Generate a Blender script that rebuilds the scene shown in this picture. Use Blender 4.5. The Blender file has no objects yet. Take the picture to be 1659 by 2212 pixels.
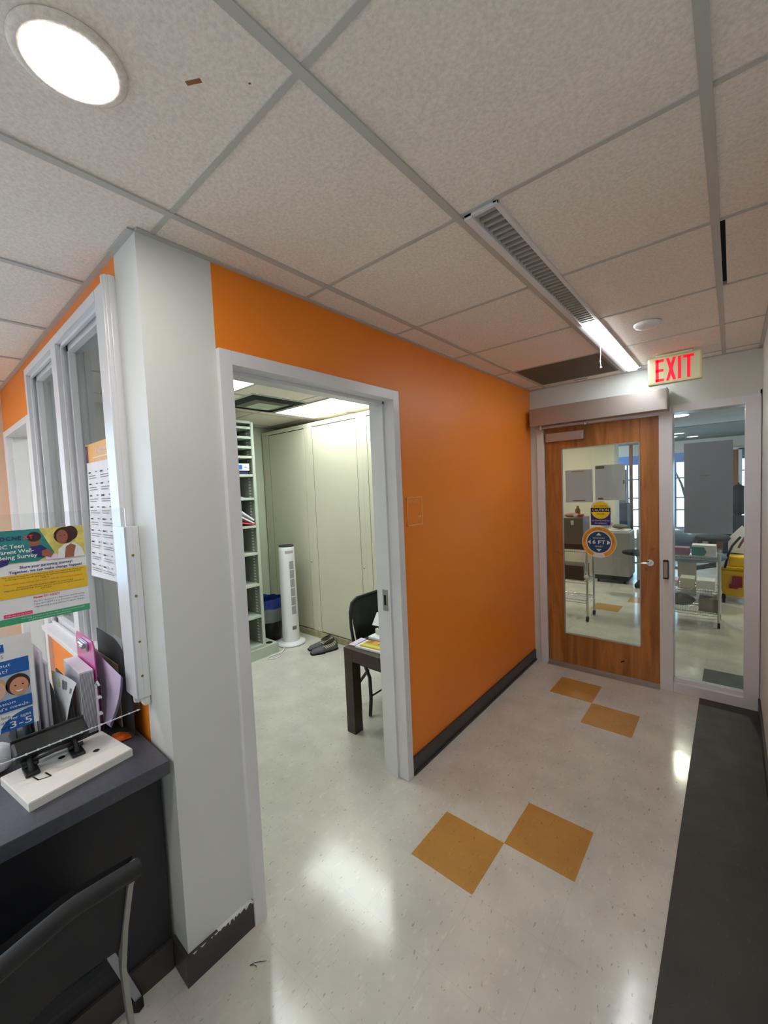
import bpy, bmesh, math, random
from mathutils import Vector, Matrix, noise
random.seed(7)
SC = bpy.context.scene
COL = SC.collection
PI = math.pi
V = Vector

# ------------------------------------------------------------------ materials
def lin(c):
    r = []
    for x in c[:3]:
        x = x / 255.0
        r.append(x / 12.92 if x <= 0.04045 else ((x + 0.055) / 1.055) ** 2.4)
    return (r[0], r[1], r[2], 1.0)

def new_mat(name):
    m = bpy.data.materials.new(name); m.use_nodes = True
    nt = m.node_tree
    return m, nt, nt.nodes['Principled BSDF']

def N(nt, kind, **kw):
    n = nt.nodes.new(kind)
    for k, v in kw.items():
        if k.startswith('i_'):
            key = k[2:]
            key = int(key) if key.isdigit() else key.replace('_', ' ')
            n.inputs[key].default_value = v
        else:
            setattr(n, k, v)
    return n

def mat(name, col, rough=0.5, metal=0.0, var=0.04, scale=6.0, bump=0.0, bscale=200.0, coat=0.0, spec=0.5, alpha=1.0, trans=0.0, stretch=None):
    m, nt, b = new_mat(name)
    L = nt.links.new
    geo = N(nt, 'ShaderNodeNewGeometry')
    src = geo.outputs['Position']
    if stretch:
        mp = N(nt, 'ShaderNodeMapping'); mp.inputs['Scale'].default_value = stretch
        L(src, mp.inputs['Vector']); src = mp.outputs['Vector']
    nz = N(nt, 'ShaderNodeTexNoise'); nz.inputs['Scale'].default_value = scale; nz.inputs['Detail'].default_value = 4
    L(src, nz.inputs['Vector'])
    ramp = N(nt, 'ShaderNodeValToRGB')
    c = lin(col)
    ramp.color_ramp.elements[0].position = 0.3; ramp.color_ramp.elements[1].position = 0.7
    ramp.color_ramp.elements[0].color = (c[0] * (1 - var * 2), c[1] * (1 - var * 2), c[2] * (1 - var * 2), 1)
    ramp.color_ramp.elements[1].color = (min(1, c[0] * (1 + var)), min(1, c[1] * (1 + var)), min(1, c[2] * (1 + var)), 1)
    L(nz.outputs['Fac'], ramp.inputs['Fac']); L(ramp.outputs['Color'], b.inputs['Base Color'])
    b.inputs['Roughness'].default_value = rough; b.inputs['Metallic'].default_value = metal
    b.inputs['Specular IOR Level'].default_value = spec
    b.inputs['Coat Weight'].default_value = coat
    b.inputs['Alpha'].default_value = alpha
    b.inputs['Transmission Weight'].default_value = trans
    if bump:
        n2 = N(nt, 'ShaderNodeTexNoise'); n2.inputs['Scale'].default_value = bscale; n2.inputs['Detail'].default_value = 3
        L(src, n2.inputs['Vector'])
        bp = N(nt, 'ShaderNodeBump'); bp.inputs['Strength'].default_value = bump; bp.inputs['Distance'].default_value = 0.002
        L(n2.outputs['Fac'], bp.inputs['Height']); L(bp.outputs['Normal'], b.inputs['Normal'])
    return m

def emit(name, col, strength):
    m, nt, b = new_mat(name)
    nz = N(nt, 'ShaderNodeTexNoise'); nz.inputs['Scale'].default_value = 3
    c = lin(col)
    ramp = N(nt, 'ShaderNodeValToRGB')
    ramp.color_ramp.elements[0].color = (c[0] * .97, c[1] * .97, c[2] * .97, 1); ramp.color_ramp.elements[1].color = c
    nt.links.new(nz.outputs['Fac'], ramp.inputs['Fac'])
    nt.links.new(ramp.outputs['Color'], b.inputs['Emission Color'])
    b.inputs['Base Color'].default_value = c
    b.inputs['Emission Strength'].default_value = strength
    return m

def glass_mat(name, tint=(235, 242, 240), refl=1.0, rough=0.0, haze=0.0):
    m = bpy.data.materials.new(name); m.use_nodes = True
    nt = m.node_tree; nt.nodes.clear()
    out = N(nt, 'ShaderNodeOutputMaterial'); tr = N(nt, 'ShaderNodeBsdfTransparent'); gl = N(nt, 'ShaderNodeBsdfGlossy')
    tr.inputs['Color'].default_value = lin(tint); gl.inputs['Roughness'].default_value = rough
    fr = N(nt, 'ShaderNodeFresnel'); fr.inputs['IOR'].default_value = 1.5
    mu = N(nt, 'ShaderNodeMath', operation='MULTIPLY'); mu.inputs[1].default_value = refl
    nt.links.new(fr.outputs[0], mu.inputs[0])
    mx = N(nt, 'ShaderNodeMixShader')
    nt.links.new(mu.outputs[0], mx.inputs[0]); nt.links.new(tr.outputs[0], mx.inputs[1]); nt.links.new(gl.outputs[0], mx.inputs[2])
    last = mx
    if haze:
        df = N(nt, 'ShaderNodeBsdfDiffuse'); df.inputs['Color'].default_value = lin((225, 230, 230))
        m2 = N(nt, 'ShaderNodeMixShader'); m2.inputs[0].default_value = haze
        nt.links.new(mx.outputs[0], m2.inputs[1]); nt.links.new(df.outputs[0], m2.inputs[2]); last = m2
    nt.links.new(last.outputs[0], out.inputs[0])
    return m

def floor_mat(name, base=(206, 200, 188), fleck=(120, 110, 98), seam=0.95, rough=0.13, dark=False):
    m, nt, b = new_mat(name); L = nt.links.new
    geo = N(nt, 'ShaderNodeNewGeometry')
    # soft mottling
    n1 = N(nt, 'ShaderNodeTexNoise'); n1.inputs['Scale'].default_value = 5; n1.inputs['Detail'].default_value = 6
    L(geo.outputs['Position'], n1.inputs['Vector'])
    r1 = N(nt, 'ShaderNodeValToRGB'); c = lin(base)
    r1.color_ramp.elements[0].color = (c[0] * .88, c[1] * .88, c[2] * .88, 1); r1.color_ramp.elements[1].color = (min(1, c[0] * 1.08), min(1, c[1] * 1.08), min(1, c[2] * 1.08), 1)
    r1.color_ramp.elements[0].position = .3; r1.color_ramp.elements[1].position = .7
    L(n1.outputs['Fac'], r1.inputs['Fac'])
    # flecks
    mp = N(nt, 'ShaderNodeMapping'); mp.inputs['Scale'].default_value = (1, .45, 1); mp.inputs['Rotation'].default_value = (0, 0, .5)
    L(geo.outputs['Position'], mp.inputs['Vector'])
    n2 = N(nt, 'ShaderNodeTexNoise'); n2.inputs['Scale'].default_value = 75; n2.inputs['Detail'].default_value = 2
    L(mp.outputs['Vector'], n2.inputs['Vector'])
    r2 = N(nt, 'ShaderNodeValToRGB'); r2.color_ramp.elements[0].position = .655; r2.color_ramp.elements[1].position = .72
    r2.color_ramp.elements[0].color = (0, 0, 0, 1); r2.color_ramp.elements[1].color = (.5, .5, .5, 1)
    L(n2.outputs['Fac'], r2.inputs['Fac'])
    mx = N(nt, 'ShaderNodeMix', data_type='RGBA')
    L(r2.outputs['Color'], mx.inputs['Factor']); L(r1.outputs['Color'], mx.inputs['A']); mx.inputs['B'].default_value = lin(fleck)
    # light flecks
    n3 = N(nt, 'ShaderNodeTexNoise'); n3.inputs['Scale'].default_value = 42; n3.inputs['Detail'].default_value = 3
    L(mp.outputs['Vector'], n3.inputs['Vector'])
    r3 = N(nt, 'ShaderNodeValToRGB'); r3.color_ramp.elements[0].position = .6; r3.color_ramp.elements[1].position = .7
    r3.color_ramp.elements[0].color = (0, 0, 0, 1); r3.color_ramp.elements[1].color = (.35, .35, .35, 1)
    L(n3.outputs['Fac'], r3.inputs['Fac'])
    mx3 = N(nt, 'ShaderNodeMix', data_type='RGBA')
    L(r3.outputs['Color'], mx3.inputs['Factor']); L(mx.outputs['Result'], mx3.inputs['A'])
    mx3.inputs['B'].default_value = (min(1, c[0] * 1.25), min(1, c[1] * 1.25), min(1, c[2] * 1.2), 1)
    # seams every foot, lined up with the tan tiles
    sep = N(nt, 'ShaderNodeSeparateXYZ'); L(geo.outputs['Position'], sep.inputs[0])
    vals = []
    for ax, off in (('X', .6045), ('Y', 1.2495)):
        a = N(nt, 'ShaderNodeMath', operation='SUBTRACT'); a.inputs[1].default_value = off - 30.48; L(sep.outputs[ax], a.inputs[0])
        d = N(nt, 'ShaderNodeMath', operation='DIVIDE'); d.inputs[1].default_value = .3048; L(a.outputs[0], d.inputs[0])
        p = N(nt, 'ShaderNodeMath', operation='PINGPONG'); p.inputs[1].default_value = .5; L(d.outputs[0], p.inputs[0])
        l = N(nt, 'ShaderNodeMath', operation='LESS_THAN'); l.inputs[1].default_value = .0028; L(p.outputs[0], l.inputs[0]); vals.append(l)
    mxm = N(nt, 'ShaderNodeMath', operation='MAXIMUM'); L(vals[0].outputs[0], mxm.inputs[0]); L(vals[1].outputs[0], mxm.inputs[1])
    mul = N(nt, 'ShaderNodeMath', operation='MULTIPLY'); mul.inputs[1].default_value = 1 - seam + .12; L(mxm.outputs[0], mul.inputs[0])
    mx4 = N(nt, 'ShaderNodeMix', data_type='RGBA'); L(mul.outputs[0], mx4.inputs['Factor']); L(mx3.outputs['Result'], mx4.inputs['A'])
    mx4.inputs['B'].default_value = (c[0] * .35, c[1] * .33, c[2] * .3, 1)
    L(mx4.outputs['Result'], b.inputs['Base Color'])
    n5 = N(nt, 'ShaderNodeTexNoise'); n5.inputs['Scale'].default_value = 9; n5.inputs['Detail'].default_value = 3
    L(geo.outputs['Position'], n5.inputs['Vector'])
    mr = N(nt, 'ShaderNodeMapRange'); mr.inputs['To Min'].default_value = rough * .75; mr.inputs['To Max'].default_value = rough * 1.35
    L(n5.outputs['Fac'], mr.inputs['Value']); L(mr.outputs['Result'], b.inputs['Roughness'])
    n6 = N(nt, 'ShaderNodeTexNoise'); n6.inputs['Scale'].default_value = 7; n6.inputs['Detail'].default_value = 2
    L(geo.outputs['Position'], n6.inputs['Vector'])
    bp = N(nt, 'ShaderNodeBump'); bp.inputs['Strength'].default_value = .2; bp.inputs['Distance'].default_value = .004
    L(n6.outputs['Fac'], bp.inputs['Height']); L(bp.outputs['Normal'], b.inputs['Normal'])
    b.inputs['Specular IOR Level'].default_value = .55
    return m

def wood_mat(name, c1, c2, vertical=True, rough=.35):
    m, nt, b = new_mat(name); L = nt.links.new
    geo = N(nt, 'ShaderNodeNewGeometry'); mp = N(nt, 'ShaderNodeMapping')
    mp.inputs['Scale'].default_value = (9, 9, .9) if vertical else (.9, 9, 9)
    L(geo.outputs['Position'], mp.inputs['Vector'])
    n = N(nt, 'ShaderNodeTexNoise'); n.inputs['Scale'].default_value = 1.6; n.inputs['Detail'].default_value = 8; n.inputs['Distortion'].default_value = 1.1
    L(mp.outputs['Vector'], n.inputs['Vector'])
    r = N(nt, 'ShaderNodeValToRGB'); r.color_ramp.elements[0].position = .35; r.color_ramp.elements[1].position = .66
    r.color_ramp.elements[0].color = lin(c2); r.color_ramp.elements[1].color = lin(c1)
    L(n.outputs['Fac'], r.inputs['Fac'])
    n2 = N(nt, 'ShaderNodeTexNoise'); n2.inputs['Scale'].default_value = 14; n2.inputs['Detail'].default_value = 1
    L(geo.outputs['Position'], n2.inputs['Vector'])
    r2 = N(nt, 'ShaderNodeValToRGB'); r2.color_ramp.elements[0].position = .73; r2.color_ramp.elements[1].position = .8
    r2.color_ramp.elements[0].color = (1, 1, 1, 1); r2.color_ramp.elements[1].color = (.6, .5, .42, 1)
    L(n2.outputs['Fac'], r2.inputs['Fac'])
    mx = N(nt, 'ShaderNodeMix', data_type='RGBA', blend_type='MULTIPLY'); mx.inputs['Factor'].default_value = 1
    L(r.outputs['Color'], mx.inputs['A']); L(r2.outputs['Color'], mx.inputs['B'])
    L(mx.outputs['Result'], b.inputs['Base Color']); b.inputs['Roughness'].default_value = rough
    return m

def tile_mat(name, base):
    m, nt, b = new_mat(name); L = nt.links.new
    geo = N(nt, 'ShaderNodeNewGeometry')
    n = N(nt, 'ShaderNodeTexNoise'); n.inputs['Scale'].default_value = 105; n.inputs['Detail'].default_value = 4; n.inputs['Roughness'].default_value = .7
    L(geo.outputs['Position'], n.inputs['Vector'])
    c = lin(base)
    r = N(nt, 'ShaderNodeValToRGB'); r.color_ramp.elements[0].position = .32; r.color_ramp.elements[1].position = .62
    r.color_ramp.elements[0].color = (c[0] * .86, c[1] * .86, c[2] * .86, 1); r.color_ramp.elements[1].color = (min(1, c[0] * 1.05), min(1, c[1] * 1.05), min(1, c[2] * 1.05), 1)
    L(n.outputs['Fac'], r.inputs['Fac'])
    n2 = N(nt, 'ShaderNodeTexNoise'); n2.inputs['Scale'].default_value = 2.5
    L(geo.outputs['Position'], n2.inputs['Vector'])
    mr = N(nt, 'ShaderNodeMapRange'); mr.inputs['To Min'].default_value = .93; mr.inputs['To Max'].default_value = 1.04
    L(n2.outputs['Fac'], mr.inputs['Value'])
    mx = N(nt, 'ShaderNodeVectorMath', operation='SCALE'); L(r.outputs['Color'], mx.inputs[0]); L(mr.outputs['Result'], mx.inputs['Scale'])
    L(mx.outputs['Vector'], b.inputs['Base Color']); b.inputs['Roughness'].default_value = .95; b.inputs['Specular IOR Level'].default_value = .2
    bp = N(nt, 'ShaderNodeBump'); bp.inputs['Strength'].default_value = .5; bp.inputs['Distance'].default_value = .002
    L(n.outputs['Fac'], bp.inputs['Height']); L(bp.outputs['Normal'], b.inputs['Normal'])
    return m

M = {}
M['ceiling'] = tile_mat('ceiling_tile', (242, 232, 223))
M['grid'] = mat('ceiling_grid_paint', (190, 188, 184), .45, var=.01)
M['black'] = mat('plenum_black', (8, 8, 8), .9)
M['orange'] = mat('orange_paint', (246, 138, 32), .42, var=.025, scale=1.2, bump=.15, bscale=500)
M['white_wall'] = mat('warm_white_paint', (216, 219, 215), .5, var=.015, scale=1.5, bump=.15, bscale=400)
M['beige_wall'] = mat('beige_paint', (214, 206, 188), .55, var=.02, scale=1.5, bump=.12, bscale=400)
M['green_wall'] = mat('pale_green_paint', (206, 214, 196), .6, var=.02, scale=1.5)
M['frame'] = mat('white_gloss_paint', (224, 224, 228), .28, var=.02, scale=3, bump=.08, bscale=60)
M['floor'] = floor_mat('vinyl_floor', (208, 204, 196))
M['tan'] = floor_mat('tan_vinyl_tile', (190, 140, 74), (140, 95, 45), seam=1.12, rough=.2)
M['runner'] = floor_mat('dark_vinyl_strip', (52, 47, 43), (76, 70, 64), seam=1.12, rough=.5)
M['base'] = mat('rubber_cove_base', (62, 58, 56), .4, var=.06, scale=8)
M['glass'] = glass_mat('clear_glass')
M['glass_hazy'] = glass_mat('hazy_window_glass', (225, 232, 228), haze=.10)
M['acrylic'] = glass_mat('acrylic_sheet', (250, 251, 251), refl=.45, haze=.0)
M['acrylic_edge'] = mat('acrylic_cut_edge', (215, 225, 230), .2)
M['alu'] = mat('brushed_aluminium', (176, 168, 162), .38, metal=.75, var=.03, scale=60, stretch=(1, 1, 12))
M['chrome'] = mat('chrome', (205, 205, 208), .18, metal=1)
M['wood'] = wood_mat('maple_veneer', (190, 126, 62), (148, 90, 38))
M['farwood'] = wood_mat('brown_wood', (168, 106, 66), (130, 76, 44))
M['darkwood'] = wood_mat('espresso_wood', (66, 42, 36), (48, 30, 26), vertical=False, rough=.4)
M['counter'] = mat('charcoal_laminate', (74, 76, 86), .42, var=.08, scale=90)
M['desk'] = mat('black_laminate', (34, 34, 40), .45, var=.08, scale=10)
M['fabric'] = mat('black_fabric', (26, 27, 32), .8, var=.1, scale=90, bump=.3, bscale=900)
M['vinyl'] = mat('black_vinyl', (28, 29, 28), .42, bump=.1)
M['blackplastic'] = mat('matte_black_plastic', (24, 25, 28), .65)
M['greymetal'] = mat('grey_powder_coat', (158, 156, 148), .4, metal=.3)
M['silver'] = mat('silver_steel', (170, 175, 190), .35, metal=.6)
M['rubber'] = mat('black_rubber', (18, 18, 18), .7)
M['cream'] = mat('cream_cabinet_enamel', (208, 204, 184), .42, var=.02, scale=1.4)
M['creamkick'] = mat('cream_scuffed_kick', (168, 158, 124), .5, var=.12, scale=12)
M['creamdark'] = mat('cream_cabinet_shadow_line', (60, 50, 32), .7)
M['shelf'] = mat('pale_green_shelf_enamel', (190, 200, 186), .4, var=.03)
M['shelfshade'] = mat('shelf_side_shade', (116, 120, 112), .5)
M['shelfbackshade'] = mat('shelf_back_shade', (52, 54, 52), .7)
M['white'] = mat('white_plastic', (235, 235, 238), .3, var=.01)
M['whitepaper'] = mat('white_paper', (228, 228, 232), .8, var=.03, scale=20)
def paper_mat(name, col, tl):
    m, nt, b = new_mat(name); out = nt.nodes['Material Output']
    n = N(nt, 'ShaderNodeTexNoise'); n.inputs['Scale'].default_value = 4
    c = lin(col); rp = N(nt, 'ShaderNodeValToRGB'); rp.color_ramp.elements[0].color = (c[0] * .95, c[1] * .95, c[2] * .95, 1); rp.color_ramp.elements[1].color = c
    nt.links.new(n.outputs['Fac'], rp.inputs['Fac']); nt.links.new(rp.outputs['Color'], b.inputs['Base Color']); b.inputs['Roughness'].default_value = .85
    t = N(nt, 'ShaderNodeBsdfTranslucent'); nt.links.new(rp.outputs['Color'], t.inputs['Color'])
    mx = N(nt, 'ShaderNodeMixShader'); mx.inputs[0].default_value = tl
    nt.links.new(b.outputs[0], mx.inputs[1]); nt.links.new(t.outputs[0], mx.inputs[2]); nt.links.new(mx.outputs[0], out.inputs['Surface'])
    return m
M['greypaper'] = paper_mat('thin_paper_back', (246, 240, 244), .62)
M['posterback'] = paper_mat('grey_poster_back', (226, 226, 236), .48)
M['print'] = mat('grey_print', (120, 120, 125), .8)
M['printdark'] = mat('dark_print', (50, 50, 60), .8)
M['foam'] = mat('white_foam_board', (222, 220, 212), .7, var=.03, scale=15, bump=.2, bscale=80)
M['exitbody'] = mat('cream_exit_sign_housing', (222, 220, 176), .35)
M['exitred'] = emit('exit_red', (255, 12, 48), .35)
M['pink'] = mat('pink_acrylic', (214, 60, 160), .2, trans=.15)
M['lilac'] = mat('lilac_paper', (224, 204, 234), .8)
M['kraft'] = mat('kraft_folder', (150, 118, 98), .8)
M['purple'] = mat('purple_folder', (78, 52, 88), .6)
M['redpaper'] = mat('red_label', (206, 70, 90), .7)
M['orangewrap'] = mat('orange_wrapper', (214, 96, 34), .3, var=.2, scale=60)
M['yellow'] = mat('yellow_plastic', (236, 186, 20), .4, var=.05)
M['maroon'] = mat('maroon_plastic', (140, 20, 55), .4)
M['lime'] = mat('lime_paper', (190, 225, 90), .8)
M['teal'] = mat('teal_print', (38, 128, 128), .6)
M['navy'] = mat('navy_print', (44, 40, 110), .6)
M['gold'] = mat('gold_print', (228, 184, 36), .6)
M['green'] = mat('green_print', (60, 158, 112), .6)
M['pinkprint'] = mat('pink_print', (226, 56, 110), .6)
M['redtext'] = mat('red_text', (214, 60, 60), .6)
M['photoyellow'] = mat('photo_meadow', (222, 206, 112), .6, var=.2, scale=30)
M['skin1'] = mat('photo_skin_brown', (150, 92, 70), .6)
M['skin2'] = mat('photo_skin_light', (222, 176, 156), .6)
M['skin3'] = mat('photo_skin_tan', (206, 146, 112), .6)
M['hair'] = mat('photo_dark_hair', (58, 28, 26), .6)
M['hairblond'] = mat('photo_light_hair', (196, 160, 120), .6)
M['blue'] = mat('blue_print', (16, 88, 164), .6)
M['skyprint'] = mat('photo_pale_blue', (170, 186, 206), .6, var=.1, scale=30)
M['ring'] = mat('amber_ring_print', (232, 160, 40), .5)
M['stickerblue'] = mat('sticker_deep_blue', (6, 66, 104), .4)
M['cautionyellow'] = mat('caution_yellow', (236, 204, 10), .4)
M['cautionnavy'] = mat('caution_navy', (36, 30, 120), .4)
M['blackprint'] = mat('black_print', (16, 14, 14), .5)
M['bagblue'] = mat('blue_liner', (46, 66, 150), .35, bump=.4, bscale=60)
M['clearbag'] = glass_mat('clear_liner', (215, 220, 224), refl=1.4, rough=.15, haze=.28)
M['binblack'] = mat('black_bin', (14, 14, 20), .4)
M['shoegrey'] = mat('grey_foam_shoe', (96, 94, 102), .7, var=.12, scale=40)
M['shoesole'] = mat('black_sole', (24, 24, 26), .8)
M['steel'] = mat('stainless_panel', (168, 164, 164), .35, metal=.55, var=.04, scale=30, stretch=(12, 1, 1))
M['casegrey'] = mat('olive_grey_case', (104, 98, 88), .45)
M['dental'] = mat('slate_blue_vinyl', (96, 118, 142), .3)
M['darkblue'] = mat('dark_navy_fabric', (26, 28, 44), .7)
M['clinicgrey'] = mat('light_grey_cabinet', (176, 174, 168), .5)
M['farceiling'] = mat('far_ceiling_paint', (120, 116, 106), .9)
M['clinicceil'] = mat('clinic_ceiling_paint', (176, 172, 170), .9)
M['skin_pinkcloth'] = mat('pink_cloth', (190, 140, 130), .8)
M['card'] = mat('cardboard', (140, 124, 116), .8)
M['louverpaint'] = mat('pale_louver_metal', (176, 174, 168), .4, metal=.1)
M['brass'] = mat('brass_screw', (150, 130, 60), .4, metal=.6)
M['lampon'] = emit('led_panel_warm_white', (255, 246, 238), 68)
M['tubeon'] = emit('fluorescent_lens', (246, 252, 255), 15)
M['trofferon'] = emit('troffer_lens', (246, 255, 250), 5.6)
M['receptlamp'] = emit('reception_lens', (255, 248, 250), 9.5)
M['cliniclamp'] = emit('clinic_lamp', (255, 246, 226), 85)
M['smalllamp'] = emit('small_downlight', (255, 246, 232), 9)
M['daylight'] = None

# ------------------------------------------------------------------ mesh builder
class MB:
    def __init__(self):
        self.v = []; self.f = []; self.m = []; self.s = []
    def _add(self, verts, faces, m=0, smooth=False):
        o = len(self.v)
        self.v += [tuple(p) for p in verts]
        for f in faces:
            self.f.append(tuple(i + o for i in f)); self.m.append(m); self.s.append(smooth)
        return self
    def box(self, x0, x1, y0, y1, z0, z1, m=0, bev=0.0, rot=None, pivot=None):
        x0, x1 = min(x0, x1), max(x0, x1); y0, y1 = min(y0, y1), max(y0, y1); z0, z1 = min(z0, z1), max(z0, z1)
        bm = bmesh.new()
        bmesh.ops.create_cube(bm, size=1)
        for v in bm.verts:
            v.co = V(((x0 + x1) / 2 + v.co.x * (x1 - x0), (y0 + y1) / 2 + v.co.y * (y1 - y0), (z0 + z1) / 2 + v.co.z * (z1 - z0)))
        if bev > 0:
            bev = min(bev, .45 * min(x1 - x0, y1 - y0, z1 - z0))
            bmesh.ops.bevel(bm, geom=bm.edges[:], offset=bev, segments=2, affect='EDGES', profile=.6)
        if rot is not None:
            pv = V(pivot) if pivot is not None else V(((x0 + x1) / 2, (y0 + y1) / 2, (z0 + z1) / 2))
            for v in bm.verts: v.co = pv + rot @ (v.co - pv)
        bm.verts.index_update()
        self._add([v.co[:] for v in bm.verts], [[v.index for v in f.verts] for f in bm.faces], m)
        bm.free(); return self
    def quad(self, a, b, c, d, m=0):
        return self._add([a, b, c, d], [(0, 1, 2, 3)], m)
    def cyl(self, p0, p1, r0, r1=None, seg=20, m=0, caps=True, smooth=True):
        r1 = r0 if r1 is None else r1
        p0 = V(p0); p1 = V(p1); d = (p1 - p0).normalized()
        a = d.orthogonal().normalized(); b = d.cross(a)
        vs = []
        for p, r in ((p0, r0), (p1, r1)):
            for i in range(seg):
                t = 2 * PI * i / seg; vs.append(p + a * math.cos(t) * r + b * math.sin(t) * r)
        fs = [(i, (i + 1) % seg, seg + (i + 1) % seg, seg + i) for i in range(seg)]
        self._add(vs, fs, m, smooth)
        if caps:
            self._add(vs[:seg], [tuple(range(seg))[::-1]], m); self._add(vs[seg:], [tuple(range(seg))], m)
        return self
    def tube(self, pts, r, seg=10, m=0, sx=1.0):
        pts = [V(p) for p in pts]; n = len(pts)
        vs = []; prev = None
        rr = r if isinstance(r, (list, tuple)) else [r] * n
        for i, p in enumerate(pts):
            d = ((pts[min(i + 1, n - 1)] - pts[max(i - 1, 0)])).normalized()
            if prev is None: a = d.orthogonal().normalized()
            else:
                a = (prev - d * prev.dot(d)); a = a.normalized() if a.length > 1e-6 else d.orthogonal().normalized()
            prev = a; b = d.cross(a)
            for k in range(seg):
                t = 2 * PI * k / seg; vs.append(p + a * math.cos(t) * rr[i] + b * math.sin(t) * rr[i] * sx)
        fs = []
        for i in range(n - 1):
            for k in range(seg):
                fs.append((i * seg + k, i * seg + (k + 1) % seg, (i + 1) * seg + (k + 1) % seg, (i + 1) * seg + k))
        self._add(vs, fs, m, True)
        self._add(vs[:seg], [tuple(range(seg))[::-1]], m); self._add(vs[-seg:], [tuple(range(seg))], m)
        return self
    def lathe(self, prof, c, seg=32, m=0, sx=1, sy=1, smooth=True):
        vs = []
        for (r, z) in prof:
            for k in range(seg):
                t = 2 * PI * k / seg; vs.append((c[0] + r * sx * math.cos(t), c[1] + r * sy * math.sin(t), c[2] + z))
        fs = []
        for i in range(len(prof) - 1):
            for k in range(seg):
                fs.append((i * seg + k, i * seg + (k + 1) % seg, (i + 1) * seg + (k + 1) % seg, (i + 1) * seg + k))
        self._add(vs, fs, m, smooth); return self
    def prism(self, pts, axis, a0, a1, m=0):
        """2D polygon pts extruded along axis. axis x: pts=(y,z); y: (x,z); z: (x,y)"""
        def P(p, a):
            return {'x': (a, p[0], p[1]), 'y': (p[0], a, p[1]), 'z': (p[0], p[1], a)}[axis]
        n = len(pts); vs = [P(p, a0) for p in pts] + [P(p, a1) for p in pts]
        fs = [(i, (i + 1) % n, n + (i + 1) % n, n + i) for i in range(n)] + [tuple(range(n))[::-1], tuple(range(n, 2 * n))]
        return self._add(vs, fs, m)
    def grid(self, fn, nu, nv, m=0, smooth=True):
        vs = [fn(i / nu, j / nv) for j in range(nv + 1) for i in range(nu + 1)]
        fs = [(j * (nu + 1) + i, j * (nu + 1) + i + 1, (j + 1) * (nu + 1) + i + 1, (j + 1) * (nu + 1) + i) for j in range(nv) for i in range(nu)]
        return self._add(vs, fs, m, smooth)
    def sphere(self, c, r, m=0, sx=1, sy=1, sz=1, seg=20, fn=None):
        def f(u, v):
            t = 2 * PI * u; p = PI * (v - .5)
            d = V((math.cos(p) * math.cos(t), math.cos(p) * math.sin(t), math.sin(p)))
            k = fn(d) if fn else 1
            return (c[0] + d.x * r * sx * k, c[1] + d.y * r * sy * k, c[2] + d.z * r * sz * k)
        return self.grid(f, seg, seg // 2, m)
    # --- print helpers: flat marks laid on a plane (o origin, u right, w up, n normal)
    def plane(self, o, u, w, n):
        self.o = V(o); self.u = V(u).normalized(); self.w = V(w).normalized(); self.n = V(n).normalized(); return self
    def P(self, a, b, l=0):
        return self.o + self.u * a + self.w * b + self.n * (.0006 * l)
    def rect(self, a0, a1, b0, b1, l, m):
        return self.poly([(a0, b0), (a1, b0), (a1, b1), (a0, b1)], l, m)
    def poly(self, pts, l, m):
        return self._add([self.P(a, b, l) for a, b in pts], [tuple(range(len(pts)))], m)
    def disc(self, a, b, ra, rb, l, m, seg=28, t0=0, t1=2 * PI):
        return self.poly([(a + ra * math.cos(t0 + (t1 - t0) * i / seg), b + rb * math.sin(t0 + (t1 - t0) * i / seg)) for i in range(seg if t1 - t0 > 6.28 else seg + 1)], l, m)
    def ringarc(self, a, b, r0, r1, t0, t1, l, m, seg=40):
        for i in range(seg):
            ta = t0 + (t1 - t0) * i / seg; tb = t0 + (t1 - t0) * (i + 1) / seg
            self.poly([(a + r0 * math.cos(ta), b + r0 * math.sin(ta)), (a + r1 * math.cos(ta), b + r1 * math.sin(ta)),
                       (a + r1 * math.cos(tb), b + r1 * math.sin(tb)), (a + r0 * math.cos(tb), b + r0 * math.sin(tb))], l, m)
        return self
    def text(self, s, a, b, size, l, m, align='LEFT', sx=1.0, bold=0.0, rot=0.0, res=2, fit=None):
        cu = bpy.data.curves.new('t', 'FONT'); cu.body = s; cu.size = size; cu.align_x = align; cu.resolution_u = res
        cu.offset = bold
        ob = bpy.data.objects.new('t', cu); COL.objects.link(ob)
        dg = bpy.context.evaluated_depsgraph_get(); me = bpy.data.meshes.new_from_object(ob.evaluated_get(dg))
        xs = [v.co.x for v in me.vertices] or [0]
        if fit: sx = fit / max(1e-6, max(xs) - min(xs))
        ca, sa = math.cos(rot), math.sin(rot)
        vs = []
        for v in me.vertices:
            x = v.co.x * sx; y = v.co.y
            vs.append(self.P(a + x * ca - y * sa, b + x * sa + y * ca, l))
        self._add(vs, [tuple(p.vertices) for p in me.polygons], m)
        bpy.data.objects.remove(ob); bpy.data.curves.remove(cu); bpy.data.meshes.remove(me)
        return self
    def build(self, name, mats, parent=None, origin=None, dbl=True):
        me = bpy.data.meshes.new(name)
        xs = [p[0] for p in self.v]; ys = [p[1] for p in self.v]; zs = [p[2] for p in self.v]
        c = V(origin) if origin is not None else V(((min(xs) + max(xs)) / 2, (min(ys) + max(ys)) / 2, min(zs)))
        me.from_pydata([(p[0] - c.x, p[1] - c.y, p[2] - c.z) for p in self.v], [], self.f)
        if not isinstance(mats, (list, tuple)): mats = [mats]
        for mm in mats: me.materials.append(M[mm] if isinstance(mm, str) else mm)
        me.polygons.foreach_set('material_index', [min(i, len(mats) - 1) for i in self.m])
        me.polygons.foreach_set('use_smooth', self.s)
        me.update()
        o = bpy.data.objects.new(name, me); COL.objects.link(o)
        if parent is not None:
            o.parent = parent; base = V((0, 0, 0)); q = parent
            while q is not None: base += q.location; q = q.parent
            o.location = c - base
        else: o.location = c
        return o

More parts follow.
